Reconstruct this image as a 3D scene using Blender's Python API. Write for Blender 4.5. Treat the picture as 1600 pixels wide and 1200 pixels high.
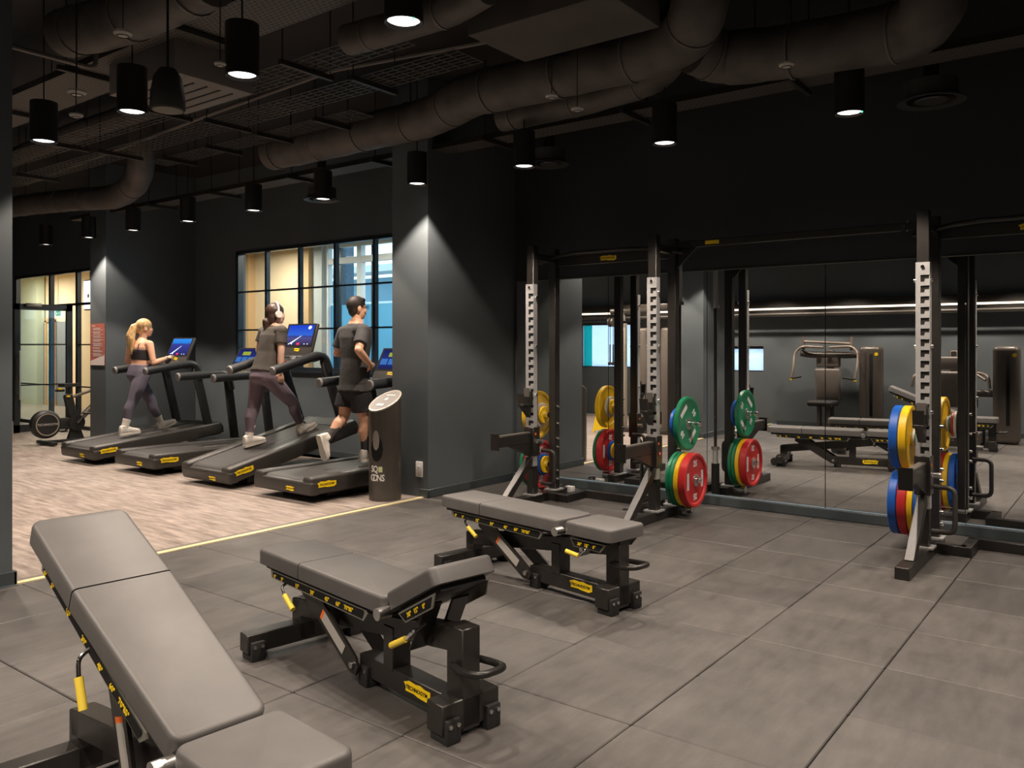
import bpy, bmesh, math, random
from mathutils import Matrix, Vector, Quaternion
random.seed(7)
SC = bpy.context.scene
for o in list(bpy.data.objects): bpy.data.objects.remove(o)
COL = SC.collection
R = math.radians
PI = math.pi

# ---------------------------------------------------------------- camera, world, exposure
F_PX, HOR, CXP, CAM_H, YAW = 1290.0, 541.0, 800.0, 1.42, R(37.2)
cam_d = bpy.data.cameras.new('camera'); cam = bpy.data.objects.new('camera', cam_d); COL.objects.link(cam)
cam.location = (0, 0, CAM_H); cam.rotation_euler = (R(90), 0, YAW)
cam_d.sensor_fit = 'HORIZONTAL'; cam_d.sensor_width = 36.0; cam_d.lens = 36.0 * F_PX / 1600.0
cam_d.shift_y = -(600 - HOR) / 1600.0
cam_d.clip_start = 0.02; cam_d.clip_end = 200
SC.camera = cam
w = bpy.data.worlds.new('sky'); SC.world = w; w.use_nodes = True
bg = w.node_tree.nodes['Background']; bg.inputs[0].default_value = (0.62, 0.84, 1.0, 1); bg.inputs[1].default_value = 2.2
SC.view_settings.view_transform = 'Standard'; SC.view_settings.look = 'None'
SC.view_settings.gamma = 1.0; SC.view_settings.use_curve_mapping = False
SC.view_settings.exposure = 0.45
LAMP_W = 118.0          # power of one ceiling downlight
LAMP_COL = (1.0, 0.84, 0.70)

# pixel -> world helpers (distance always from a plane that the thing touches)
_s, _c = math.sin(YAW), math.cos(YAW)
def ray(x, y):
    k = (x - CXP) / F_PX
    return (-_s + k * _c, _c + k * _s, (HOR - y) / F_PX)
def PX(x, y, X):
    d = ray(x, y); t = X / d[0]; return Vector((X, t * d[1], CAM_H + t * d[2]))
def PY(x, y, Y):
    d = ray(x, y); t = Y / d[1]; return Vector((t * d[0], Y, CAM_H + t * d[2]))
def PZ(x, y, Z):
    d = ray(x, y); t = (Z - CAM_H) / d[2]; return Vector((t * d[0], t * d[1], Z))

# ---------------------------------------------------------------- materials
MATS = {}
def lin(c):
    return tuple(((v / 12.92) if v <= 0.04045 else ((v + 0.055) / 1.055) ** 2.4) for v in c)
def mat(name, col, rough=0.5, metal=0.0, var=0.0, scale=20.0, bump=0.0, bscale=200.0, emit=None, spec=0.5, coat=0.0, trans=0.0, sub=0.0, stretch=None, bdist=.004):
    if name in MATS: return MATS[name]
    m = bpy.data.materials.new(name); m.use_nodes = True
    nt = m.node_tree; b = nt.nodes['Principled BSDF']
    b.inputs['Base Color'].default_value = (*col, 1); b.inputs['Roughness'].default_value = rough
    b.inputs['Metallic'].default_value = metal; b.inputs['Specular IOR Level'].default_value = spec
    b.inputs['Coat Weight'].default_value = coat; b.inputs['Transmission Weight'].default_value = trans
    if sub: b.inputs['Subsurface Weight'].default_value = sub; b.inputs['Subsurface Scale'].default_value = 0.01
    if emit:
        b.inputs['Emission Color'].default_value = (*emit[0], 1); b.inputs['Emission Strength'].default_value = emit[1]
    tc = nt.nodes.new('ShaderNodeTexCoord'); mp = nt.nodes.new('ShaderNodeMapping'); nt.links.new(tc.outputs['Object'], mp.inputs[0])
    if stretch: mp.inputs['Scale'].default_value = stretch
    if var:
        n = nt.nodes.new('ShaderNodeTexNoise'); n.inputs['Scale'].default_value = scale; n.inputs['Detail'].default_value = 6
        r = nt.nodes.new('ShaderNodeMapRange'); r.inputs[1].default_value = .3; r.inputs[2].default_value = .7
        r.inputs[3].default_value = 1 - var; r.inputs[4].default_value = 1 + var
        mx = nt.nodes.new('ShaderNodeMix'); mx.data_type = 'RGBA'; mx.blend_type = 'MULTIPLY'; mx.inputs[0].default_value = 1
        mx.inputs[6].default_value = (*col, 1)
        nt.links.new(mp.outputs[0], n.inputs['Vector']); nt.links.new(n.outputs[0], r.inputs[0])
        nt.links.new(r.outputs[0], mx.inputs[7]); nt.links.new(mx.outputs[2], b.inputs['Base Color'])
    if bump:
        n2 = nt.nodes.new('ShaderNodeTexNoise'); n2.inputs['Scale'].default_value = bscale; n2.inputs['Detail'].default_value = 3
        bp = nt.nodes.new('ShaderNodeBump'); bp.inputs['Strength'].default_value = bump; bp.inputs['Distance'].default_value = bdist
        nt.links.new(mp.outputs[0], n2.inputs['Vector']); nt.links.new(n2.outputs[0], bp.inputs['Height']); nt.links.new(bp.outputs[0], b.inputs['Normal'])
    MATS[name] = m; return m
def S(r, g, b): return lin((r / 255, g / 255, b / 255))

wall_m = mat('wall_paint', (0.092, 0.107, 0.116), .55, var=.10, scale=1.3, bump=.06, bscale=60)
wall_black_m = mat('wall_paint_black', (0.034, 0.038, 0.040), .6, var=.10, scale=1.3, bump=.06, bscale=60)
base_m = mat('skirting_paint', (0.052, 0.064, 0.070), .35, var=.06, scale=4)
ceil_m = mat('ceiling_black', (0.020, 0.019, 0.018), .85, var=.2, scale=2)
black_m = mat('black_metal', (0.014, 0.013, 0.012), .38, var=.15, scale=30, bump=.02)
frame_m = mat('rack_metal', (0.020, 0.018, 0.016), .34, var=.15, scale=30, bump=.04, bscale=500)
frame_front_m = frame_m
vinyl_m = mat('bench_vinyl', (0.092, 0.088, 0.085), .50, var=.10, scale=9, bump=.10, bscale=900)
board_m = mat('black_board', (0.012, 0.011, 0.011), .6)
rubber_m = mat('black_rubber', (0.013, 0.013, 0.013), .7, bump=.05)
steel_m = mat('steel', (0.62, 0.61, 0.59), .28, 1.0, var=.06, scale=60)
chrome_m = mat('chrome', (0.78, 0.78, 0.78), .12, 1.0)
zinc_m = mat('zinc_plate', (0.60, 0.60, 0.60), .45, .6, var=.06, scale=40)
rail_m = mat('rail_alloy', (0.27, 0.27, 0.24), .40, .6)
yellow_m = mat('yellow_print', S(240, 205, 20), .45)
grip_m = mat('yellow_grip', S(236, 208, 70), .5)
detector_m = mat('detector_plastic', (0.42, 0.40, 0.37), .5)
white_m = mat('white_plastic', (0.72, 0.71, 0.69), .45)
label_m = mat('sticker_grey', (0.42, 0.40, 0.37), .5)
orange_m = mat('orange_sticker', S(236, 110, 30), .5)
ink_m = mat('dark_ink', (0.010, 0.010, 0.010), .8, spec=.2)
text_white_m = mat('white_print', (0.72, 0.71, 0.69), .5)
tread_m = mat('treadmill_plastic', (0.036, 0.033, 0.030), .42, var=.08, scale=60, bump=.04, bscale=700)
tread_dark_m = mat('treadmill_black', (0.014, 0.014, 0.014), .5)
belt_m = mat('running_belt', (0.030, 0.028, 0.026), .55, var=.12, scale=80, bump=.06, bscale=900)
rail_grip_m = mat('handrail_rubber', (0.022, 0.024, 0.026), .45, bump=.03)
duct_m = mat('duct_wrap', (0.075, 0.066, 0.058), .60, var=.35, scale=5, bump=.5, bscale=22)
box_duct_m = mat('duct_board', (0.070, 0.062, 0.055), .75, var=.2, scale=3)
gold_m = mat('brass_strip', (0.92, 0.78, 0.46), .38, .35, var=.05, scale=30)
beige_m = mat('lobby_wall', S(214, 196, 164), .7, var=.04, scale=1)
beige_dark_m = mat('lobby_pier', S(190, 160, 118), .7)
sage_m = mat('sage_wall', S(186, 196, 176), .7)
lobby_grey_m = mat('lobby_grey', S(118, 122, 122), .6, var=.06, scale=6)
lobby_floor_m = mat('lobby_floor', S(150, 142, 132), .35, var=.08, scale=3)
facade_m = mat('facade_white', S(216, 224, 226), .6)
facade_dark_m = mat('facade_dark', S(60, 84, 104), .5, var=.3, scale=18)
frost_m = None
skin_m = mat('skin', S(224, 172, 140), .5, var=.05, scale=14)
skin2_m = mat('skin_light', S(236, 190, 165), .5, var=.05, scale=14)
hair_blond_m = mat('blond_hair', S(205, 168, 116), .5, var=.35, scale=60, stretch=(1, 1, .15), bump=.5, bscale=180)
hair_dark_m = mat('dark_hair', S(62, 42, 34), .45, var=.3, scale=60, stretch=(1, 1, .2), bump=.4, bscale=180)
hair_black_m = mat('black_hair', S(52, 42, 38), .55, var=.35, scale=120, bump=.5, bscale=260)
tee_dark_m = mat('charcoal_tee', S(74, 68, 62), .85, var=.12, scale=10, bump=.35, bscale=7, bdist=.018)
tee_black_m = mat('black_tee', S(62, 61, 61), .85, var=.12, scale=10, bump=.45, bscale=7, bdist=.018)
shorts_m = mat('black_shorts', S(38, 37, 38), .8, var=.15, scale=12, bump=.35, bscale=7, bdist=.018)
top_m = mat('black_sports_top', S(52, 48, 50), .7, bump=.1)
legging_grey_m = mat('grey_leggings', S(104, 98, 112), .7, var=.06, scale=8)
legging_mauve_m = mat('mauve_leggings', S(118, 104, 114), .7, var=.06, scale=8)
shoe_m = mat('white_shoe', S(232, 224, 214), .6, var=.06, scale=30)
sock_dark_m = mat('dark_sock', S(66, 62, 60), .85)
sock_white_m = mat('white_sock', S(228, 218, 206), .85)
PLC = {'red': S(196, 42, 44), 'green': S(22, 122, 84), 'yellow': S(238, 192, 22), 'blue': S(24, 92, 186), 'white': S(205, 198, 186)}
plate_m = {k: mat('plate_' + k, v, .45, var=.05, scale=18, bump=.03, bscale=400) for k, v in PLC.items()}

def mirror_mat():
    m = bpy.data.materials.new('mirror_glass'); m.use_nodes = True
    b = m.node_tree.nodes['Principled BSDF']
    b.inputs['Base Color'].default_value = (0.92, 0.93, 0.92, 1); b.inputs['Metallic'].default_value = 1; b.inputs['Roughness'].default_value = 0.0
    MATS['mirror'] = m; return m
mirror_m = mirror_mat()
def glass_mat(name, tint, refl=.06):
    m = bpy.data.materials.new(name); m.use_nodes = True; nt = m.node_tree
    nt.nodes.remove(nt.nodes['Principled BSDF']); out = nt.nodes['Material Output']
    t = nt.nodes.new('ShaderNodeBsdfTransparent'); t.inputs[0].default_value = (*tint, 1)
    g = nt.nodes.new('ShaderNodeBsdfGlossy'); g.inputs['Roughness'].default_value = 0.02
    mx = nt.nodes.new('ShaderNodeMixShader'); mx.inputs[0].default_value = refl
    nt.links.new(t.outputs[0], mx.inputs[1]); nt.links.new(g.outputs[0], mx.inputs[2]); nt.links.new(mx.outputs[0], out.inputs[0])
    return m
glass_m = glass_mat('clear_glass', (0.93, 0.96, 0.96))
def frosted_window_mat():
    m = bpy.data.materials.new('frosted_film'); m.use_nodes = True; nt = m.node_tree
    nt.nodes.remove(nt.nodes['Principled BSDF']); out = nt.nodes['Material Output']
    t = nt.nodes.new('ShaderNodeBsdfTranslucent'); d = nt.nodes.new('ShaderNodeBsdfDiffuse')
    br = nt.nodes.new('ShaderNodeTexBrick'); tc = nt.nodes.new('ShaderNodeTexCoord')
    mp = nt.nodes.new('ShaderNodeMapping'); mp.inputs['Rotation'].default_value = (R(90), 0, 0)
    br.inputs['Scale'].default_value = 9; br.inputs['Color1'].default_value = (.86, .9, .97, 1); br.inputs['Color2'].default_value = (.78, .84, .95, 1); br.inputs['Mortar'].default_value = (.66, .74, .88, 1)
    nt.links.new(tc.outputs['Object'], mp.inputs[0]); nt.links.new(mp.outputs[0], br.inputs['Vector'])
    nt.links.new(br.outputs['Color'], t.inputs[0]); nt.links.new(br.outputs['Color'], d.inputs[0])
    mx = nt.nodes.new('ShaderNodeMixShader'); mx.inputs[0].default_value = .25
    nt.links.new(t.outputs[0], mx.inputs[1]); nt.links.new(d.outputs[0], mx.inputs[2]); nt.links.new(mx.outputs[0], out.inputs[0])
    return m
frostfilm_m = frosted_window_mat()
def translucent_mat(name, col):
    m = bpy.data.materials.new(name); m.use_nodes = True; nt = m.node_tree
    nt.nodes.remove(nt.nodes['Principled BSDF']); out = nt.nodes['Material Output']
    t = nt.nodes.new('ShaderNodeBsdfTranslucent'); d = nt.nodes.new('ShaderNodeBsdfDiffuse'); t.inputs[0].default_value = (*col, 1); d.inputs[0].default_value = (*col, 1)
    mx = nt.nodes.new('ShaderNodeMixShader'); mx.inputs[0].default_value = .3
    nt.links.new(t.outputs[0], mx.inputs[1]); nt.links.new(d.outputs[0], mx.inputs[2]); nt.links.new(mx.outputs[0], out.inputs[0]); return m
frost_m = translucent_mat('frosted_panel', S(150, 206, 226))
teal_m = translucent_mat('teal_film', S(90, 225, 215))
def emis(name, col, st):
    m = bpy.data.materials.new(name); m.use_nodes = True; nt = m.node_tree
    nt.nodes.remove(nt.nodes['Principled BSDF']); e = nt.nodes.new('ShaderNodeEmission')
    e.inputs[0].default_value = (*col, 1); e.inputs[1].default_value = st
    nt.links.new(e.outputs[0], nt.nodes['Material Output'].inputs[0]); return m
lens_m = emis('lamp_lens', (1, .95, .90), 3.5)
led_m = emis('led_strip', (1, .80, .62), 2.6)
green_led_m = emis('green_led', (.05, 1, .3), 4)
lightbox_m = emis('light_box', (.95, .93, 1), 1.6)
exit_green_m = emis('exit_green', S(20, 160, 80), .8)
exit_white_m = emis('exit_white', (.9, 1, .92), 1.0)

def wood_mat():
    m = bpy.data.materials.new('wood_vinyl'); m.use_nodes = True; nt = m.node_tree; b = nt.nodes['Principled BSDF']
    tc = nt.nodes.new('ShaderNodeTexCoord'); mp = nt.nodes.new('ShaderNodeMapping'); mp.inputs['Scale'].default_value = (1.5, 10, 1)
    n = nt.nodes.new('ShaderNodeTexNoise'); n.inputs['Scale'].default_value = 2.0; n.inputs['Detail'].default_value = 9; n.inputs['Roughness'].default_value = .62
    cr = nt.nodes.new('ShaderNodeValToRGB'); e = cr.color_ramp.elements
    e[0].position = .30; e[0].color = (*S(108, 96, 88), 1); e[1].position = .72; e[1].color = (*S(184, 170, 160), 1)
    br = nt.nodes.new('ShaderNodeTexBrick'); br.inputs['Scale'].default_value = 1; br.inputs['Brick Width'].default_value = 1.2; br.inputs['Row Height'].default_value = .18
    br.inputs['Mortar Size'].default_value = .0015; br.inputs['Color1'].default_value = (.88, .88, .88, 1); br.inputs['Color2'].default_value = (1, 1, 1, 1); br.inputs['Mortar'].default_value = (.5, .5, .5, 1)
    mx = nt.nodes.new('ShaderNodeMix'); mx.data_type = 'RGBA'; mx.blend_type = 'MULTIPLY'; mx.inputs[0].default_value = 1
    nt.links.new(tc.outputs['Object'], mp.inputs[0]); nt.links.new(mp.outputs[0], n.inputs['Vector']); nt.links.new(n.outputs[0], cr.inputs[0])
    nt.links.new(tc.outputs['Object'], br.inputs['Vector']); nt.links.new(cr.outputs[0], mx.inputs[6]); nt.links.new(br.outputs[0], mx.inputs[7])
    nt.links.new(mx.outputs[2], b.inputs['Base Color']); b.inputs['Roughness'].default_value = .5
    return m
wood_m = wood_mat()
def tile_mat():
    m = bpy.data.materials.new('rubber_tile'); m.use_nodes = True; nt = m.node_tree; b = nt.nodes['Principled BSDF']
    ge = nt.nodes.new('ShaderNodeNewGeometry'); oi = nt.nodes.new('ShaderNodeObjectInfo')
    n = nt.nodes.new('ShaderNodeTexNoise'); n.inputs['Scale'].default_value = 3.5; n.inputs['Detail'].default_value = 7; n.inputs['Roughness'].default_value = .62
    mp = nt.nodes.new('ShaderNodeMapping'); mp.inputs['Rotation'].default_value = (0, 0, .6); mp.inputs['Scale'].default_value = (2.5, .5, 1)
    n2 = nt.nodes.new('ShaderNodeTexNoise'); n2.inputs['Scale'].default_value = 7; n2.inputs['Detail'].default_value = 8; n2.inputs['Roughness'].default_value = .7
    ad = nt.nodes.new('ShaderNodeMath'); ad.operation = 'ADD'
    cr = nt.nodes.new('ShaderNodeValToRGB'); e = cr.color_ramp.elements
    e[0].position = .35; e[0].color = (.050, .0465, .044, 1); e[1].position = .68; e[1].color = (.108, .100, .093, 1)
    av = nt.nodes.new('ShaderNodeMath'); av.operation = 'MULTIPLY'; av.inputs[1].default_value = .5
    hv = nt.nodes.new('ShaderNodeMapRange'); hv.inputs[3].default_value = .88; hv.inputs[4].default_value = 1.12
    mx = nt.nodes.new('ShaderNodeMix'); mx.data_type = 'RGBA'; mx.blend_type = 'MULTIPLY'; mx.inputs[0].default_value = 1
    nt.links.new(ge.outputs['Position'], n.inputs['Vector']); nt.links.new(ge.outputs['Position'], mp.inputs[0]); nt.links.new(mp.outputs[0], n2.inputs['Vector'])
    nt.links.new(n.outputs[0], ad.inputs[0]); nt.links.new(n2.outputs[0], ad.inputs[1]); nt.links.new(ad.outputs[0], av.inputs[0]); nt.links.new(av.outputs[0], cr.inputs[0])
    nt.links.new(oi.outputs['Random'], hv.inputs[0]); nt.links.new(cr.outputs[0], mx.inputs[6]); nt.links.new(hv.outputs[0], mx.inputs[7])
    nt.links.new(mx.outputs[2], b.inputs['Base Color']); b.inputs['Roughness'].default_value = .48
    n3 = nt.nodes.new('ShaderNodeTexNoise'); n3.inputs['Scale'].default_value = 260
    bp = nt.nodes.new('ShaderNodeBump'); bp.inputs['Strength'].default_value = .12; bp.inputs['Distance'].default_value = .002
    nt.links.new(ge.outputs['Position'], n3.inputs['Vector']); nt.links.new(n3.outputs[0], bp.inputs['Height']); nt.links.new(bp.outputs[0], b.inputs['Normal'])
    return m
tile_m = tile_mat()
def perf_mat(name, col, sx, sy):
    m = bpy.data.materials.new(name); m.use_nodes = True; nt = m.node_tree; b = nt.nodes['Principled BSDF']
    tc = nt.nodes.new('ShaderNodeTexCoord'); br = nt.nodes.new('ShaderNodeTexBrick')
    br.inputs['Scale'].default_value = 1; br.inputs['Brick Width'].default_value = sx; br.inputs['Row Height'].default_value = sy
    br.inputs['Mortar Size'].default_value = min(sx, sy) * .32; br.inputs['Mortar Smooth'].default_value = .2
    br.inputs['Color1'].default_value = (.006, .006, .006, 1); br.inputs['Color2'].default_value = (.012, .011, .01, 1); br.inputs['Mortar'].default_value = (*col, 1)
    nt.links.new(tc.outputs['Object'], br.inputs['Vector']); nt.links.new(br.outputs[0], b.inputs['Base Color']); b.inputs['Roughness'].default_value = .6
    return m
tray_m = perf_mat('perforated_tray', (.080, .070, .060), .045, .03)

# ---------------------------------------------------------------- mesh builder
def frame_of(d):
    d = d.normalized(); u = Vector((0, 0, 1)) if abs(d.z) < .95 else Vector((1, 0, 0))
    a = d.cross(u).normalized(); return a, a.cross(d).normalized()
class B:
    def __init__(s): s.bm = bmesh.new()
    def _add(s, bm2, M=None):
        if M is not None: bm2.transform(M)
        me = bpy.data.meshes.new('tmp'); bm2.to_mesh(me); bm2.free(); s.bm.from_mesh(me); bpy.data.meshes.remove(me); return s
    def box(s, c, size, rot=None, bev=0.0, seg=2, M=None):
        b = bmesh.new(); bmesh.ops.create_cube(b, size=1.0)
        bmesh.ops.scale(b, vec=Vector(size), verts=b.verts)
        if bev > 0: bmesh.ops.bevel(b, geom=list(b.edges), offset=min(bev, min(size) * .49), segments=seg, affect='EDGES', profile=.5)
        T = Matrix.Translation(Vector(c))
        if rot is not None: T = T @ (rot if isinstance(rot, Matrix) else Matrix.Rotation(rot[1], 4, rot[0]))
        return s._add(b, (M @ T) if M is not None else T)
    def bar(s, p0, p1, wdt, hgt, bev=.004, up=(0, 0, 1), ext=0.0):
        p0 = Vector(p0); p1 = Vector(p1); d = (p1 - p0); L = d.length; x = d.normalized(); u = Vector(up)
        if abs(x.dot(u)) > .98: u = Vector((0, 1, 0))
        y = u.cross(x).normalized(); z = x.cross(y)
        Mr = Matrix((x, y, z)).transposed().to_4x4()
        return s.box((p0 + p1) / 2, (L + 2 * ext, wdt, hgt), rot=Mr, bev=bev, seg=1)
    def cyl(s, p0, p1, r, r2=None, n=16, cap=True):
        return s.tube([p0, p1], [r, r if r2 is None else r2], n, cap)
    def tube(s, pts, r, n=10, cap=True, closed=False):
        pts = [Vector(p) for p in pts]; m = len(pts); rs = r if isinstance(r, (list, tuple)) else [r] * m
        rings = []; a = None
        for i, p in enumerate(pts):
            if closed: t = pts[(i + 1) % m] - pts[i - 1]
            elif i == 0: t = pts[1] - pts[0]
            elif i == m - 1: t = pts[-1] - pts[-2]
            else: t = (pts[i + 1] - p).normalized() + (p - pts[i - 1]).normalized()
            t = t.normalized()
            if a is None: a, b_ = frame_of(t)
            else:
                a = (a - t * a.dot(t)).normalized(); b_ = t.cross(a)
            b_ = t.cross(a)
            rings.append([s.bm.verts.new(p + (a * math.cos(q) + b_ * math.sin(q)) * rs[i]) for q in [2 * PI * k / n for k in range(n)]])
        rng = range(m if closed else m - 1)
        for i in rng:
            A = rings[i]; C = rings[(i + 1) % m]
            for k in range(n): s.bm.faces.new((A[k], A[(k + 1) % n], C[(k + 1) % n], C[k]))
        if cap and not closed: s.bm.faces.new(rings[0][::-1]); s.bm.faces.new(rings[-1])
        return s
    def lathe(s, prof, n=24, M=None, closed=False):
        b = bmesh.new(); rings = []
        for r_, z_ in prof: rings.append([b.verts.new((r_ * math.cos(2 * PI * k / n), r_ * math.sin(2 * PI * k / n), z_)) for k in range(n)])
        m = len(prof)
        for i in range(m if closed else m - 1):
            A = rings[i]; C = rings[(i + 1) % m]
            for k in range(n): b.faces.new((A[k], A[(k + 1) % n], C[(k + 1) % n], C[k]))
        if not closed:
            if prof[0][0] > 1e-6: b.faces.new(rings[0][::-1])
            if prof[-1][0] > 1e-6: b.faces.new(rings[-1])
        bmesh.ops.remove_doubles(b, verts=b.verts, dist=1e-6)
        return s._add(b, M)
    def prism(s, poly, t, M=None):
        # poly in local xy, extruded along local z from -t/2 to t/2
        b = bmesh.new(); n = len(poly)
        lo = [b.verts.new((x, y, -t / 2)) for x, y in poly]; hi = [b.verts.new((x, y, t / 2)) for x, y in poly]
        b.faces.new(lo[::-1]); b.faces.new(hi)
        for i in range(n): b.faces.new((lo[i], lo[(i + 1) % n], hi[(i + 1) % n], hi[i]))
        bmesh.ops.recalc_face_normals(b, faces=b.faces)
        return s._add(b, M)
    def loft(s, rings, cap=True):
        R_ = [[s.bm.verts.new(p) for p in r] for r in rings]; n = len(R_[0])
        for i in range(len(R_) - 1):
            for k in range(n): s.bm.faces.new((R_[i][k], R_[i][(k + 1) % n], R_[i + 1][(k + 1) % n], R_[i + 1][k]))
        if cap: s.bm.faces.new(R_[0][::-1]); s.bm.faces.new(R_[-1])
        return s
    def ball(s, c, r, sc=(1, 1, 1), sub=2, rot=None):
        b = bmesh.new(); bmesh.ops.create_icosphere(b, subdivisions=sub, radius=r)
        T = Matrix.Translation(Vector(c))
        if rot is not None: T = T @ rot
        return s._add(b, T @ Matrix.Diagonal((*sc, 1)))
    def text(s, txt, size, M, depth=.001, bold=0.0, align='CENTER'):
        cu = bpy.data.curves.new('t', 'FONT'); cu.body = txt; cu.size = size; cu.align_x = align; cu.align_y = 'CENTER'; cu.extrude = depth; cu.offset = bold; cu.resolution_u = 2
        ob = bpy.data.objects.new('t', cu); COL.objects.link(ob)
        me = bpy.data.meshes.new_from_object(ob.evaluated_get(bpy.context.evaluated_depsgraph_get()))
        me.transform(M); s.bm.from_mesh(me); bpy.data.objects.remove(ob); bpy.data.curves.remove(cu); bpy.data.meshes.remove(me); return s
    def xf(s, M): s.bm.transform(M); return s
    def build(s, name, m, parent=None, smooth=True, ang=38, loc=None):
        me = bpy.data.meshes.new(name); bmesh.ops.recalc_face_normals(s.bm, faces=s.bm.faces) if False else None
        s.bm.to_mesh(me); s.bm.free()
        if smooth:
            me.polygons.foreach_set('use_smooth', [True] * len(me.polygons)); me.set_sharp_from_angle(angle=R(ang))
        me.materials.append(m)
        o = bpy.data.objects.new(name, me); COL.objects.link(o)
        if parent is not None: o.parent = parent
        if loc is not None: o.location = loc
        return o
def basis(o, right, up):
    r = Vector(right).normalized(); u = Vector(up); u = (u - r * u.dot(r)).normalized(); n = r.cross(u)
    M = Matrix((r, u, n)).transposed().to_4x4(); M.translation = Vector(o); return M
def tag(o, label=None, cat=None, group=None, kind=None):
    if label: o['label'] = label
    if cat: o['category'] = cat
    if group: o['group'] = group
    if kind: o['kind'] = kind
    return o
def thing(name, label, cat, loc=(0, 0, 0), rz=0.0, group=None):
    o = bpy.data.objects.new(name, None); COL.objects.link(o); o.empty_display_size = .1
    o.location = loc; o.rotation_euler = (0, 0, rz); return tag(o, label, cat, group)
def struct(o): o['kind'] = 'structure'; return o
def arc(c, r, a0, a1, n, u, v):
    c = Vector(c); u = Vector(u); v = Vector(v)
    return [c + u * (r * math.cos(a0 + (a1 - a0) * i / n)) + v * (r * math.sin(a0 + (a1 - a0) * i / n)) for i in range(n + 1)]
def smooth_path(pts, rad=.04, n=4):
    pts = [Vector(p) for p in pts]; out = [pts[0]]
    for i in range(1, len(pts) - 1):
        a = pts[i - 1] - pts[i]; b = pts[i + 1] - pts[i]; d = min(rad, a.length * .49, b.length * .49)
        p0 = pts[i] + a.normalized() * d; p1 = pts[i] + b.normalized() * d
        for k in range(n + 1):
            t = k / n; out.append(p0 * (1 - t) ** 2 + pts[i] * 2 * t * (1 - t) + p1 * t * t)
    out.append(pts[-1]); return out
# ---------------------------------------------------------------- the setting
XL, XR, YF, YB, ZC = -17.5, 3.2, -0.85, 7.04, 3.95
XS = -5.33                       # the line between rubber and wood floor
YP = 6.75                        # glass partition plane
fl = struct(B().box(((XS + XR) / 2, (YF + YB) / 2, -.06), (XR - XS, YB - YF, .096)).build('floor', rubber_m, smooth=False))
tag(fl, 'dark rubber tiled floor of the free weights area', kind='structure')
TX, TY = .625, .582; GX, GY = -.893, 3.322
tile_mesh = {}
i0 = math.floor((XS - GX) / TX); i1 = math.ceil((XR - GX) / TX); j0 = math.floor((YF - GY) / TY); j1 = math.ceil((6.97 - GY) / TY)
for i in range(i0, i1):
    for j in range(j0, j1):
        x0 = max(XS, GX + i * TX); x1 = min(XR, GX + (i + 1) * TX); y0 = max(YF, GY + j * TY); y1 = min(6.97, GY + (j + 1) * TY)
        if x1 - x0 < .02 or y1 - y0 < .02: continue
        key = (round(x1 - x0, 3), round(y1 - y0, 3))
        if key not in tile_mesh:
            t = B().box((0, 0, -.006), (key[0] - .005, key[1] - .005, .012), bev=.004, seg=1).build('tile', tile_m, fl, smooth=False)
            tile_mesh[key] = t.data
        else:
            t = bpy.data.objects.new('tile', tile_mesh[key]); COL.objects.link(t); t.parent = fl
        t.location = ((x0 + x1) / 2, (y0 + y1) / 2, random.uniform(-.0012, .0006))
tag(B().box(((XL + XS - .05) / 2, (YF + YB) / 2, -.05), (XS - .05 - XL, YB - YF, .1)).build('floor_wood', wood_m, smooth=False), 'pale greige wood-effect floor of the cardio area', kind='structure')
def strip(y0, y1):
    tag(B().box((XS - .028, (y0 + y1) / 2, -.001), (.046, y1 - y0, .014), bev=.002, seg=1).build('trim_1', gold_m), 'brass threshold strip between rubber tiles and wood floor', kind='structure')
    tag(B().box((XS - .075, (y0 + y1) / 2, .000), (.05, y1 - y0, .008), bev=.002, seg=1).build('trim_2', mat('dark_threshold', (.16, .14, .12), .5)), 'dull threshold strip beside the brass', kind='structure')
strip(2.12, 5.68); strip(YF, .90)
struct(B().box(((XL + XR) / 2, (YF + YB) / 2, ZC + .05), (XR - XL + .4, YB - YF + .4, .1)).build('ceiling', ceil_m, smooth=False))
# window wall and mirror wall in one plane
WX0, WX1, WZ0, WZ1 = -10.30, -6.45, 1.10, 2.77
b = B()
def wbox(b, x0, x1, y0, y1, z0, z1): b.box(((x0 + x1) / 2, (y0 + y1) / 2, (z0 + z1) / 2), (x1 - x0, y1 - y0, z1 - z0)); return b
wbox(b, -11.34, WX0, YB, YB + .15, 0, ZC); wbox(b, WX0, WX1, YB, YB + .15, 0, WZ0); wbox(b, WX0, WX1, YB, YB + .15, WZ1, ZC); wbox(b, WX1, -5.5, YB, YB + .15, 0, ZC)
struct(wbox(B(), -5.5, XR, YB, YB + .15, 0, ZC).build('wall_mirror_side', wall_black_m, smooth=False))
struct(b.build('wall_back', wall_m, smooth=False))
b = B(); wbox(b, XL, -11.78, YP, YP + .12, 2.74, ZC); wbox(b, XL, -16.97, YP, YP + .12, 0, 2.74)
struct(b.build('wall_partition', wall_m, smooth=False))
struct(wbox(B(), XL - .15, XL, YF, YP + .12, 0, ZC).build('wall_left', wall_m, smooth=False))
struct(wbox(B(), XR, XR + .15, YF, YB + .15, 0, ZC).build('wall_right', wall_m, smooth=False))
b = B()
FW = [(-9.45, -8.25, .98, 1.91), (-6.12, -5.50, .95, 1.42)]
wbox(b, XL, FW[0][0], YF - .15, YF, 0, ZC); wbox(b, FW[0][1], FW[1][0], YF - .15, YF, 0, ZC); wbox(b, FW[1][1], XR, YF - .15, YF, 0, ZC)
for x0, x1, z0, z1 in FW: wbox(b, x0, x1, YF - .15, YF, 0, z0); wbox(b, x0, x1, YF - .15, YF, z1, ZC)
struct(b.build('wall_front', wall_m, smooth=False))
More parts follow.
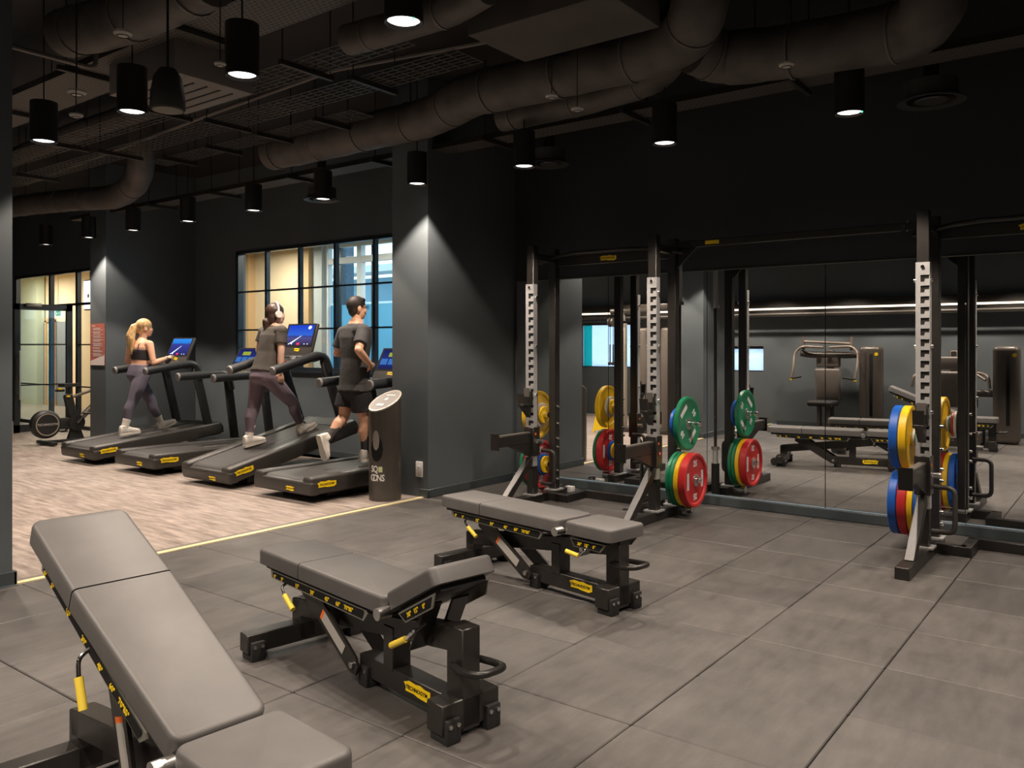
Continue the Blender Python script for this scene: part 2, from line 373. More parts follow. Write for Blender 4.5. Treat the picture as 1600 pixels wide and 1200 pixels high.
def pillar(x0, x1, y0, y1, lab):
    o = wbox(B(), x0, x1, y0, y1, 0, ZC).build('pillar', wall_m, smooth=False); tag(o, lab, kind='structure'); return o
pillar(-5.77, -5.30, 5.68, YB, 'dark grey pillar between treadmills and mirrors')
pillar(-11.78, -11.34, 5.68, YB, 'dark grey pillar carrying the terracotta poster')
pillar(-5.80, -5.35, .90, 2.12, 'dark grey pillar at the left edge of the picture')
def skirt(name, x0, x1, y0, y1, h=.08):
    struct(B().box(((x0 + x1) / 2, (y0 + y1) / 2, h / 2), (x1 - x0, y1 - y0, h), bev=.004, seg=1).build(name, base_m))
skirt('baseboard_back', -5.28, XR, 6.97, 7.02)
skirt('baseboard_pillar', -5.30, -5.282, 5.66, 6.97); skirt('baseboard_pillar', -5.40, -5.282, 5.662, 5.68)
skirt('baseboard_left', -5.35, -5.33, .90, 2.14); skirt('baseboard_left', -5.80, -5.33, 2.12, 2.138)
skirt('baseboard_front', -5.25, XR, YF, YF + .02); skirt('baseboard_window', -11.34, -5.77, YB - .02, YB)
# mirror wall
mw = thing('wall_mirror', 'long frameless wall mirror of tall panels behind the weight racks', 'mirror', (0, 7.02, 0))
edges = [-5.27, -4.144, -3.113, -2.07, -1.04, 0.0, 1.035, 2.07, 3.1]
for a_, c_ in zip(edges[:-1], edges[1:]):
    B().box(((a_ + c_) / 2, .010, 1.09), (c_ - a_ - .004, .012, 2.02), bev=.0012, seg=1).build('mirror_panel', mirror_m, mw, smooth=False)
B().box(((edges[0] + edges[-1]) / 2, .008, 2.104), (edges[-1] - edges[0], .016, .008)).build('top_channel', rail_m, mw, smooth=False)
# cardio window in the back wall
wn = struct(thing('window_1', 'wide dark-framed interior window behind the treadmills', 'window', (0, YB, 0)))
b = B()
for z in (WZ0 + .02, WZ1 - .02): b.box(((WX0 + WX1) / 2, .03, z), (WX1 - WX0, .09, .04))
for x in (WX0 + .03, WX1 - .03): b.box((x, .03, (WZ0 + WZ1) / 2), (.06, .09, WZ1 - WZ0))
b.build('window_frame', mat('window_frame_dark', (.018, .026, .034), .35), wn, smooth=False)
mull = mat('mullion_blue', (.020, .040, .060), .35)
mx_ = [PY(x, 450, YB + .03).x for x in (417.9, 469.8, 525.5, 586.8)]; mx_.append(2 * mx_[-1] - mx_[-2])
mz_ = [PY(369, 457, YB).z, PY(369, 516, YB).z]
for x in mx_: B().box((x, .03, (WZ0 + WZ1) / 2), (.042, .06, WZ1 - WZ0 - .08)).build('mullion', mull, wn, smooth=False)
for z in mz_: B().box(((WX0 + WX1) / 2, .022, z), (WX1 - WX0 - .12, .04, .022)).build('glazing_bar', mull, wn, smooth=False)
gx = [WX0 + .06] + mx_ + [WX1 - .06]; gz = [WZ0 + .04] + sorted(mz_) + [WZ1 - .04]
for k in range(len(gx) - 1):
    for q in range(len(gz) - 1):
        B().box(((gx[k] + gx[k + 1]) / 2, .04, (gz[q] + gz[q + 1]) / 2), (gx[k + 1] - gx[k], .008, gz[q + 1] - gz[q])).build('pane', glass_m, wn, smooth=False)
B().box(((WX0 + WX1) / 2, -.01, WZ0 - .015), (WX1 - WX0 + .1, .10, .03)).build('window_sill', mat('window_frame_dark', (.018, .026, .034), .35), wn, smooth=False)
# back-of-room frosted windows (seen in the mirror)
for n_, (x0, x1, z0, z1) in enumerate(FW):
    wf = struct(thing('window_%d' % (n_ + 2), ['frosted window far off in the mirror beside the cable machine', 'small frosted window far off in the mirror'][n_], 'window', ((x0 + x1) / 2, YF - .08, 0)))
    B().box((0, 0, (z0 + z1) / 2), (x1 - x0, .012, z1 - z0)).build('pane', frostfilm_m, wf, smooth=False)
    fb = B(); fb.box((0, .03, z1 - .025), (x1 - x0, .05, .05)); fb.box((0, .03, z0 + .01), (x1 - x0, .05, .02))
    fb.build('window_frame', black_m, wf, smooth=False)
    if n_ == 0: B().box((-(x1 - x0) / 2 + .12, .012, (z0 + z1) / 2), (.2, .01, z1 - z0)).build('film_strip', teal_m, wf, smooth=False)
# LED bulkhead along the wall behind the camera
bk = struct(B().box(((-9.5 + XR) / 2, YF + .10, 2.10), (XR + 9.5, .20, .30), bev=.004).build('bulkhead', mat('bulkhead_paint', (.016, .014, .012), .8)))
tag(bk, 'dark bulkhead carrying the light line, seen in the mirror', kind='structure')
ls = thing('led_strip_light', 'long thin line of warm light reflected across the mirror', 'light', ((-9.4 + XR) / 2, YF + .21, 2.09))
B().box((0, 0, 0), (XR + 9.2, .02, .03)).build('diffuser', led_m, ls, smooth=False)
pp = B().cyl((-9.4, YF + .28, 1.99), (XR - .1, YF + .28, 1.99), .022, n=10)
tag(pp.build('wall_pipe', mat('pipe_metal', (.10, .09, .08), .5, .2)), 'thin metal pipe running under the light line in the mirror', 'pipe')

# ---------------------------------------------------------------- lobby behind window and partition
LB = 9.2
LX = -26.0
struct(wbox(B(), LX, WX1 + .6, YP + .12, 9.5, -.1, -.0).build('floor_lobby', lobby_floor_m, smooth=False))
struct(wbox(wbox(B(), LX, -11.78, YP + .12, 9.5, 3.15, 3.25), -11.78, WX1 + .6, YB + .15, 9.5, 3.15, 3.25).build('ceiling_lobby', beige_m, smooth=False))
xe = PY(484, 450, LB).x
struct(wbox(B(), LX, xe, LB, LB + .12, 0, 3.2).build('wall_lobby', beige_m, smooth=False))
struct(wbox(B(), WX1 + .45, WX1 + .6, YB + .15, 9.5, 0, 3.2).build('wall_lobby_end', facade_m, smooth=False))
struct(wbox(B(), LX - .1, LX, YP, 9.5, 0, 3.2).build('wall_lobby_far', beige_m, smooth=False))
struct(wbox(B(), LX, XL, YP, YP + .12, 0, 3.2).build('wall_corridor', beige_m, smooth=False))
a_ = PY(374, 450, LB - .15).x; c_ = PY(388, 450, LB - .15).x
struct(wbox(B(), a_, c_, LB - .15, LB, 0, 3.15).build('pier', beige_dark_m, smooth=False))
a_ = PY(472, 450, LB - .1).x; c_ = PY(482, 450, LB - .1).x
struct(wbox(B(), a_, c_, LB - .1, LB, 0, 3.15).build('pier', beige_dark_m, smooth=False))
struct(wbox(B(), xe, PY(504, 450, LB).x, LB - .02, LB + .12, 0, 3.2).build('pier', mat('pier_grey', S(176, 184, 184), .7), smooth=False))
# exterior window with white frames beyond the lobby
ew = struct(thing('window_4', 'white framed outer window seen beyond the treadmill window', 'window', (0, LB + .1, 0)))
b = B(); x0 = PY(503, 450, LB).x; x1 = WX1 + .45
for px, wd in ((506, .09), (557, .10)):
    x = PY(px, 450, LB).x; b.box((x, 0, 1.6), (wd, .10, 3.2))
for px in (606,): b.box((PY(px + 34, 450, LB).x, 0, 1.6), (.10, .10, 3.2))
zt = PY(560, 404, LB).z; b.box(((x0 + x1) / 2, 0, zt), (x1 - x0, .09, .10)); b.box(((x0 + x1) / 2, 0, 3.12), (x1 - x0, .088, .1)); b.box(((x0 + x1) / 2, 0, .05), (x1 - x0, .10, .1))
b.build('window_frame', facade_m, ew, smooth=False)
bl = B()
for px in (523, 575):
    for (za, zb) in ((.1, zt - .05), (zt + .05, 3.07)):
        x = PY(px, 450, LB).x; bl.box((x, .03, (za + zb) / 2), (.07, .05, zb - za))
bl.build('casement', mull, ew, smooth=False)
zf = PY(600, 473, LB).z
B().box(((x0 + x1) / 2, .02, (zf + .1) / 2), (x1 - x0, .008, zf - .1)).build('pane', frost_m, ew, smooth=False)
B().box(((x0 + x1) / 2, .06, (zf + 3.1) / 2), (x1 - x0, .008, 3.1 - zf)).build('pane', glass_m, ew, smooth=False)
# neighbouring facade outdoors
nb = thing('neighbour_building', 'white and blue facade outdoors beyond the window', 'building', (-22, 24, 0))
b = B()
for z in (3.1, 4.6): b.box((4, 0, z), (22, 1.2, .28))
b.build('cornice', facade_m, nb, smooth=False)
b = B(); b.box((4, .6, 2.1), (22, .6, 4.4)); b.build('wall', mat('facade_blue', S(120, 160, 180), .6), nb, smooth=False)
for k in range(9): B().box((-5.6 + k * 2.2, .22, 2.4), (.9, .2, 1.3)).build('window', facade_dark_m, nb, smooth=False)
sc_ = tag(wbox(B(), PY(527, 450, 11.0).x, PY(541, 450, 11.0).x, 11.0, 11.2, 0, 6.0).build('screen_column', facade_dark_m, smooth=False), 'dark patterned column standing outdoors beyond the window', 'column')
struct(wbox(B(), -40, 0, 9.55, 40, -.2, -.1).build('ground', mat('paving', (.3, .3, .3), .8), smooth=False))
# corridor wall colours behind the glass door
def panel(x0, x1, y0, y1, Y, m, name='wall_panel', th=.03):
    p0 = PY(x0, y0, Y); p1 = PY(x1, y1, Y)
    z0, z1 = sorted((p0.z, p1.z)); z0 = max(z0, .0)
    return struct(wbox(B(), p0.x, p1.x, Y - th, Y, z0, z1).build(name, m, smooth=False))
struct(wbox(B(), PY(20, 500, 9.0).x, PY(58, 500, 9.0).x, 9.0, 9.17, 0, 3.15).build('pier', sage_m, smooth=False))
panel(58.5, 107, 504, 700, 9.17, lobby_grey_m)
dr = struct(thing('door_2', 'pale corridor door with oak frame seen through the glass partition', 'door', PY(82, 650, 9.1)))
p0 = PY(74, 522, 9.12); p1 = PY(86, 522, 9.12)
b = B(); b.box((p1.x - dr.location.x, 0, 1.02 - dr.location.z), (.09, .06, 2.04)); b.box((p0.x - dr.location.x, 0, 1.02 - dr.location.z), (.09, .06, 2.04)); b.box(((p0.x + p1.x) / 2 - dr.location.x, 0, 2.04 - dr.location.z), (p1.x - p0.x + .09, .06, .08))
b.build('door_frame', mat('oak', S(196, 154, 100), .5, var=.1, scale=12), dr, smooth=False)
B().box(((p0.x + p1.x) / 2 - dr.location.x, .02, 1.0 - dr.location.z), (p1.x - p0.x - .09, .03, 2.0)).build('door_leaf', sage_m, dr, smooth=False)
# ceiling lamps of the lobby (round flush panels)
def flush_lamp(x, y, z, pw, lab, size=.5):
    t = thing('ceiling_panel_light', lab, 'light', (x, y, z))
    B().lathe([(0, 0), (size / 2, 0), (size / 2, .05), (0, .05)], 24).build('housing', white_m, t)
    B().lathe([(0, -.006), (size * .44, -.006), (size * .44, -.001), (0, -.001)], 24).build('diffuser', emis('panel_diffuser', (1, .95, .86), 2.5), t)
    l = bpy.data.lights.new('panel_light', 'AREA'); l.shape = 'DISK'; l.size = size * .9; l.energy = pw; l.color = (1, .9, .76)
    lo = bpy.data.objects.new('panel_light', l); COL.objects.link(lo); lo.parent = t; lo.location = (0, 0, -.03)
flush_lamp(-20.5, 8.0, 3.09, 90, 'round ceiling light deep in the corridor at far left', .6)
flush_lamp(-15.2, 8.0, 3.09, 62, 'round ceiling light in corridor behind the glass partition')
flush_lamp(-11.7, 8.2, 3.09, 58, 'round ceiling light in lobby behind the window', .4)
flush_lamp(-9.0, 8.2, 3.09, 45, 'round ceiling light near the outer window', .4)
# glass partition
gp = struct(thing('partition_glazing', 'black framed glass partition at the far left', 'partition', (0, YP, 0)))
PL = -16.95; PR = -11.80; ZT = 2.72
b = B(); b.box(((PL + PR) / 2, .05, ZT), (PR - PL, .08, .06)); b.box((PL + .03, .05, ZT / 2), (.06, .08, ZT)); b.box(((PL + PR) / 2, .05, .03), (PR - PL, .06, .06))
b.build('partition_frame', black_m, gp, smooth=False)
mpx = [PY(x, 500, YP).x for x in (76, 118)]; mpx += [mpx[1] + 1.35]
for x in mpx: B().box((x, .05, ZT / 2), (.07, .07, ZT)).build('mullion', black_m, gp, smooth=False)
ztr = PY(118, 475, YP).z
for (xa, xb) in zip([PL] + mpx, mpx + [PR]):
    B().box(((xa + xb) / 2, .05, ztr), (xb - xa - .07, .05, .04)).build('glazing_bar', black_m, gp, smooth=False)
for z in (PY(130, 538.5, YP).z, PY(130, 605, YP).z):
    for (xa, xb) in zip([PL] + mpx[1:], [mpx[0]] + mpx[2:] + [PR]):
        B().box(((xa + xb) / 2, .05, z), (xb - xa - .07, .03, .022)).build('glazing_bar', black_m, gp, smooth=False)
for (xa, xb) in zip([PL] + mpx, mpx + [PR]):
    B().box(((xa + xb) / 2, .05, (ztr + ZT) / 2), (xb - xa - .07, .008, ZT - ztr)).build('pane', glass_m, gp, smooth=False)
    if abs(xa - mpx[0]) > .01: B().box(((xa + xb) / 2, .05, ztr / 2), (xb - xa - .07, .008, ztr)).build('pane', glass_m, gp, smooth=False)
# open door leaf, hinged on the partition
dl = struct(thing('door_1', 'black framed glass door standing open into the cardio area', 'door', (-14.60, YP - .02, 0)))
b = B(); DW, DH = .92, 2.12
b.box((0, -DW + .04, DH / 2), (.045, .08, DH)); b.box((0, -.05, DH / 2), (.045, .10, DH)); b.box((0, -DW / 2, DH - .05), (.045, DW, .10)); b.box((0, -DW / 2, .07), (.045, DW, .12))
b.build('door_frame', black_m, dl, smooth=False)
for z in (.78, 1.45): B().box((0, -DW / 2, z), (.02, DW - .1, .022)).build('glazing_bar', black_m, dl, smooth=False)
B().box((0, -DW / 2, 1.08), (.008, DW - .1, 1.95)).build('pane', glass_m, dl, smooth=False)
b = B(); b.cyl((.09, -DW + .05, .55), (.09, -DW + .05, 1.35), .016, n=10)
for z in (.64, 1.26): b.cyl((.02, -DW + .05, z), (.09, -DW + .05, z), .011, n=8)
b.build('door_handle', steel_m, dl)
B().box((.05, -DW + .28, DH - .02), (.05, .24, .06), bev=.006).build('door_closer', mat('closer', (.32, .28, .24), .4, .6), dl)
# things seen in the corridor
p = PY(91, 489, 8.3)
ex = thing('exit_sign', 'green emergency exit sign hanging in corridor behind the partition', 'sign', p)
ex_w = .30
B().box((0, 0, 0), (ex_w, .03, .13), bev=.004).build('sign_body', exit_white_m, ex)
B().box((.03, -.017, -.01), (.22, .004, .105)).build('green_panel', exit_green_m, ex, smooth=False)
b = B(); b.prism([(-.012, .03), (.012, .03), (.012, 0), (.03, 0), (0, -.035), (-.03, 0), (-.012, 0)], .003, basis((-.02, -.020, -.01), (1, 0, 0), (0, 0, 1)))
b.ball((.088, -.020, .022), .010, (1, .3, 1), 1); b.bar((.085, -.02, .012), (.075, -.02, -.012), .004, .012, 0); b.bar((.075, -.02, -.012), (.095, -.02, -.03), .004, .008, 0); b.bar((.075, -.02, -.012), (.055, -.02, -.03), .004, .008, 0); b.bar((.085, -.02, .008), (.108, -.02, -.002), .004, .007, 0); b.bar((.083, -.02, .006), (.062, -.02, .006), .004, .007, 0)
b.build('pictogram', exit_white_m, ex, smooth=False)
B().cyl((0, 0, .06), (0, 0, 3.15 - p.z), .006, n=6).build('hanger', white_m, ex)
p = PY(141, 461, 7.9); lw = .36
lb = thing('lightbox_sign', 'glowing white box sign projecting behind the poster pillar', 'sign', p)
B().box((0, 0, 0), (lw, .10, .60), bev=.03, seg=3).build('sign_body', mat('sign_bronze', (.10, .085, .07), .4, .4), lb)
B().box((.0, -.052, 0), (lw - .06, .012, .55), bev=.004).build('sign_face', lightbox_m, lb)
B().prism([(.05 * math.cos(t) * (1 if k % 2 else .6), .05 * math.sin(t) * (1 if k % 2 else .6)) for k, t in enumerate([PI * q / 5 for q in range(10)])], .006, basis((.05, -.060, -.02), (1, 0, 0), (0, 0, 1))).build('emblem', beige_dark_m, lb)
B().cyl((0, 0, .28), (0, 0, 3.15 - p.z), .012, n=8).build('hanger', black_m, lb)
p = PY(65.5, 535, 9.138)
tag(B().lathe([(0, 0), (.07, 0), (.07, .006), (0, .006)], 20, basis(p, (1, 0, 0), (0, 0, 1))).build('door_sign', mat('sign_blue', S(60, 130, 190), .5)), 'small round blue notice on the grey corridor wall', 'sign')
# ---------------------------------------------------------------- ceiling services
ZL = 2.88
def downlight(x, y, lab, green=False):
    t = thing('ceiling_downlight', lab, 'lamp', (x, y, ZL), group='black cylinder downlights')
    B().lathe([(.072, .02), (.086, .0), (.0895, .004), (.0895, .285), (.0, .285), (0, .275), (.082, .275), (.078, .03)], 28, closed=True).build('housing', black_m, t)
    B().lathe([(.074, .012), (.064, .030), (.064, .036), (.080, .020)], 24, closed=True).build('reflector', chrome_m, t)
    B().lathe([(0, .014), (.068, .014), (.068, .02), (0, .02)], 24).build('lens', lens_m, t)
    B().cyl((0, 0, .28), (0, 0, ZC - ZL), .005, n=8).build('stem', black_m, t)
    if green: B().ball((.083 * math.cos(-.9 + YAW), .083 * math.sin(-.9 + YAW), -.002), .006, sub=1).build('indicator', green_led_m, t)
    l = bpy.data.lights.new('spot', 'SPOT'); l.energy = LAMP_W; l.color = LAMP_COL; l.spot_size = R(100); l.spot_blend = .22; l.shadow_soft_size = .05
    lo = bpy.data.objects.new('spot', l); COL.objects.link(lo); lo.parent = t; lo.location = (0, 0, -.012)
    return t
rowB = [(-1.45, 'above the right-hand rack, with a green indicator'), (-2.73, 'between the two racks'), (-3.99, 'above the left rack'), (-5.19, 'beside the lit pillar corner'), (-6.48, 'in front of the treadmill window, by the ring diffuser'),
        (-7.62, 'above the window left end'), (-8.89, 'fourth to the left of the lit pillar'), (-10.13, 'above the blonde runner'), (-11.28, 'just left of the poster pillar'), (-12.55, 'furthest, by the glass partition'), (-.20, 'beyond the right-hand rack'), (1.05, 'at the right end of the rack row')]
for x, l in rowB: downlight(x, 5.42, 'black cylinder downlight ' + l, x == -1.45)
rowA = [(-2.65, 'at top centre with a green indicator'), (-3.87, 'beside the pale ceiling unit'), (-5.02, 'left of the hanging speaker'), (-6.24, 'by the left pillar'), (-7.46, 'out in the cardio area'), (-8.68, 'deep in the cardio area'), (-9.9, 'at the far end of the cardio area'), (-1.43, 'overhead right of centre'), (-.2, 'overhead in front of camera'), (1.05, 'overhead at right')]
for x, l in rowA: downlight(x, 2.68, 'black cylinder downlight ' + l, x == -2.65)
for x, l in ((-7.6, 'by the frosted window'), (-6.35, 'by the cable machine'), (-5.1, 'by the left pillar'), (-3.87, 'by the chest press'), (-2.65, 'between the two machines'), (-1.43, 'over the second machine'), (-.2, 'above the camera'), (1.05, 'at the right wall')): downlight(x, .12, 'black cylinder downlight over the machines behind, ' + l)

def duct(name, lab, pts, r, rings=True, m=duct_m, n=20):
    P = [PY(x, y, Y) for x, y, Y in pts]; P = smooth_path(P, .25, 5)
    o = P[0].copy(); t = thing(name, lab, 'duct', o)
    # wavy wrapped skin
    pts2 = []
    for a_, c_ in zip(P[:-1], P[1:]):
        k = max(1, int((c_ - a_).length / .12))
        pts2 += [a_.lerp(c_, q / k) for q in range(k)]
    pts2.append(P[-1])
    B().tube([p - o for p in pts2], [r * random.uniform(.97, 1.03) for _ in pts2], n).build('sleeve', m, t)
    if rings:
        L = 0; last = -1
        for a_, c_ in zip(pts2[:-1], pts2[1:]):
            L += (c_ - a_).length
            if L - last > .55:
                last = L; d = (c_ - a_).normalized()
                B().cyl(c_ - o - d * .008, c_ - o + d * .008, r * 1.045, n=n).build('band', mat('duct_band', (.10, .09, .08), .5), t)
    # hanging rods to the ceiling
    for p in (pts2[len(pts2) // 4], pts2[3 * len(pts2) // 4]):
        B().cyl(p - o, Vector((p.x, p.y, ZC)) - o, .006, n=6).build('hanger', black_m, t)
    return t
duct('air_duct', 'thick wrapped air duct in two offset runs across the ceiling centre', [(425, 240, 5.15), (672, 184, 5.15), (716, 160, 5.0), (742, 146, 4.85), (800, 134, 4.85), (1010, 84, 4.85), (1075, 60, 4.75), (1095, 10, 4.5), (1097, -140, 4.5)], .165)
duct('air_duct', 'thinner wrapped air duct curving up at its right end', [(785, 184, 5.5), (905, 158, 5.5), (1012, 126, 5.5), (1040, 105, 5.35), (1048, 78, 5.1), (1050, -45, 5.1)], .12)
duct('air_duct', 'dim wrapped air duct along the upper right ceiling', [(1085, 75, 5.0), (1130, 92, 5.2), (1230, 82, 5.2), (1420, 48, 5.2), (1460, 20, 5.0), (1462, -185, 5.0)], .17)
duct('air_duct', 'wide crumpled flexible duct at the top left corner', [(105, 52, 2.45), (175, 36, 2.45), (240, 10, 2.45), (330, -34, 2.45)], .145)
duct('air_duct', 'narrow smooth duct passing behind the left downlights', [(-20, 262, 4.2), (120, 205, 4.2), (215, 175, 4.2), (300, 142, 4.2)], .10)
duct('air_duct', 'sagging flexible duct at the far left under the ceiling', [(-30, 330, 5.0), (60, 318, 5.0), (120, 312, 5.0), (185, 308, 5.0), (215, 285, 4.9), (222, 250, 4.8), (224, 185, 4.8)], .14)
duct('air_duct', 'short curved duct beside the top centre downlight', [(545, 62, 3.38), (610, 45, 3.38), (700, 18, 3.38), (760, -20, 3.3)], .09)
# rectangular duct and ceiling unit
def hang_box(name, lab, cat, x0, x1, y0, y1, z0, z1, m):
    t = thing(name, lab, cat, ((x0 + x1) / 2, (y0 + y1) / 2, z0))
    B().box((0, 0, (z1 - z0) / 2), (x1 - x0, y1 - y0, z1 - z0), bev=.01).build('casing', m, t)
    for sx in (-.48, .48):
        for sy in (-.48, .48): B().cyl((sx * (x1 - x0), sy * (y1 - y0), z1 - z0), (sx * (x1 - x0), sy * (y1 - y0), ZC - z0), .006, n=6).build('hanger', black_m, t)
    return t
q0 = PZ(820, 98, 3.3); q1 = PZ(1105, 92, 3.3)
hang_box('rectangular_duct', 'flat rectangular duct under the ceiling right of centre', 'duct', q0.x, q1.x, q1.y - 1.25, q0.y, 3.3, 3.62, box_duct_m)
q0 = PZ(312, 178, 3.2); q1 = PZ(482, 172, 3.2)
ac = hang_box('ceiling_unit', 'pale flat ceiling unit between the left downlights', 'air conditioner', q0.x - .1, q1.x, q0.y - .65, q0.y - .05, 3.2, 3.45, mat('unit_pale', (.16, .145, .13), .6))
for k in range(5): B().box((0, -.2 + k * .1, -.003), (q1.x - q0.x - .1, .012, .006)).build('grille_slat', black_m, ac, smooth=False)
def tray(lab, y, x0, x1, z, wd, m=tray_m, bars=()):
    t = thing('cable_tray', lab, 'cable tray', ((x0 + x1) / 2, y, z))
    L = x1 - x0
    B().box((0, 0, .002), (L, wd, .004)).build('tray_base', m, t, smooth=False)
    b = B(); b.box((0, wd / 2, .025), (L, .004, .05)); b.box((0, -wd / 2, .025), (L, .004, .05)); b.build('tray_side', frame_m, t, smooth=False)
    for x in bars:
        B().box((x - (x0 + x1) / 2, -.02, -.022), (.035, wd + .22, .036), bev=.002, seg=1).build('crossbar', mat('strut', (.035, .032, .028), .5, .3), t)
        for s in (-1, 1): B().cyl((x - (x0 + x1) / 2, s * (wd / 2 + .07), -.03), (x - (x0 + x1) / 2, s * (wd / 2 + .07), ZC - z), .005, n=6).build('hanger', black_m, t)
    return t
tray('long perforated cable tray running above the mirror wall', 5.86, -12.5, XR - .2, 3.27, .24, bars=(-10.2, -8.8, -7.3, -6.0, -4.6, -3.2, -1.9, -.5))
tray('wide perforated cable tray above the left downlights', 3.05, -9.2, -1.9, 3.42, .42, bars=(-7.6, -6.1, -4.75, -3.3))
def basket(lab, y, x0, x1, z, wd):
    t = thing('wire_basket_tray', lab, 'cable tray', ((x0 + x1) / 2, y, z)); L = x1 - x0
    m = mat('basket_wire', (.13, .12, .105), .45, .4)
    b = B(); n = int(L / .10)
    for k in range(n + 1): b.box((-L / 2 + k * L / n, 0, 0), (.006, wd, .006))
    for q in range(7): b.box((0, -wd / 2 + q * wd / 6, .004), (L, .006, .006))
    b.build('wire_mesh', m, t, smooth=False)['kind'] = 'stuff'
    for k in range(4):
        x = -L / 2 + (k + .5) * L / 4
        B().box((x, 0, -.022), (.035, wd + .16, .036)).build('crossbar', mat('strut', (.035, .032, .028), .5, .3), t, smooth=False)
        for s in (-1, 1): B().cyl((x, s * (wd / 2 + .06), -.02), (x, s * (wd / 2 + .06), ZC - z), .005, n=6).build('hanger', black_m, t)
    return t
basket('wire basket tray nearest the left downlights', 3.75, -11.0, -3.75, 3.38, .30)
basket('wire basket tray in the middle of the ceiling', 4.27, -11.0, -3.6, 3.38, .30)
basket('wire basket tray beside the thick duct', 4.78, -8.4, -5.2, 3.38, .24)
tag(B().tube(smooth_path([PY(40, 288, 4.53), PY(330, 178, 4.53), PY(520, 110, 4.53), PY(760, 65, 4.53)], .1), .018, 8).build('conduit', mat('conduit', (.14, .125, .11), .5)), 'slim pale conduit running along the baskets', 'conduit')
tag(B().tube(smooth_path([Vector((PY(0, 68, 2.2).x, 2.2, ZC)), PY(0, 68, 2.2), PY(150, 108, 2.75), Vector((PY(150, 108, 2.75).x, 2.75, ZC))], .06), .016, 8).build('conduit', mat('conduit', (.14, .125, .11), .5)), 'slim conduit crossing the top left corner', 'conduit')
# detectors
for k, (x, y, Y, dpx, lab) in enumerate([(192, 53, 2.15, 28, 'on the crumpled duct'), (120, 145, 2.25, 28, 'on the wide tray at left'), (119, 181, 2.05, 20, 'near the left pillar'), (862, 151, 4.45, 20, 'beside the thinner duct'), (902, 171, 4.45, 20, 'under the thinner duct'), (1229, 102, 4.6, 24, 'on the right-hand duct'), (344, 101, 2.25, 18, 'beside the second downlight')]):
    p = PY(x, y, Y); t = thing('smoke_detector', 'small white round detector ' + lab, 'detector', p, group='white ceiling detectors')
    sc_d = dpx / F_PX * (p.x * -_s + p.y * _c) / .10; Ms_ = Matrix.Scale(sc_d, 4)
    B().lathe([(0, -.012), (.035, -.012), (.05, 0), (.05, .012), (0, .018)], 20, Ms_).build('cover', detector_m, t)
    B().lathe([(.030, -.016), (.042, -.006), (.044, -.002), (.030, -.010)], 20, Ms_, closed=True).build('ring_slot', ink_m, t)
    B().cyl((0, 0, .02), (0, 0, ZC - p.z), .003, n=6).build('stem', black_m, t)
# hanging speaker
p = PY(262, 172, 2.20)
sp = thing('pendant_speaker', 'dark bell shaped pendant speaker hanging left of centre', 'speaker', p)
B().lathe([(0, .012), (.085, .012), (.098, 0), (.104, .01), (.100, .10), (.082, .20), (.05, .25), (.0, .262)], 28, Matrix.Scale(.80, 4)).build('shell', mat('speaker_grey', (.032, .030, .027), .6), sp)
B().lathe([(0, -.004), (.088, -.004), (.09, .010), (0, .010)], 28, Matrix.Scale(.80, 4)).build('grille', mat('speaker_grille', (.15, .14, .11), .6, bump=.3, bscale=300), sp)
B().cyl((0, 0, .20), (0, 0, ZC - p.z), .006, n=8).build('cable', black_m, sp)
# round diffusers
for x, y, Y, r, lab in [(503, 313, 6.35, .21, 'ring-shaped air diffuser in front of the treadmill window'), (1455, 160, 6.35, .22, 'dark round air diffuser above the right-hand rack'), (858, 258, 6.35, .19, 'dark round air diffuser above the left rack'), (205, 362, 6.35, .16, 'dark round air diffuser by the poster pillar')]:
    p = PY(x, y, Y); t = thing('air_diffuser', lab, 'air vent', p)
    B().lathe([(r * .72, .012), (r, 0), (r * 1.0, .008), (r * .78, .03), (r * .78, .14), (0, .14), (0, .13), (r * .72, .13)], 28, closed=True).build('shell', mat('diffuser', (.05, .05, .05), .4), t)
    B().lathe([(0, .01), (r * .45, .004), (r * .48, .012), (0, .03)], 28).build('cone', mat('diffuser', (.05, .05, .05), .4), t)
    B().cyl((0, 0, .02), (0, 0, ZC - p.z), .05, n=12).build('spigot', black_m, t)
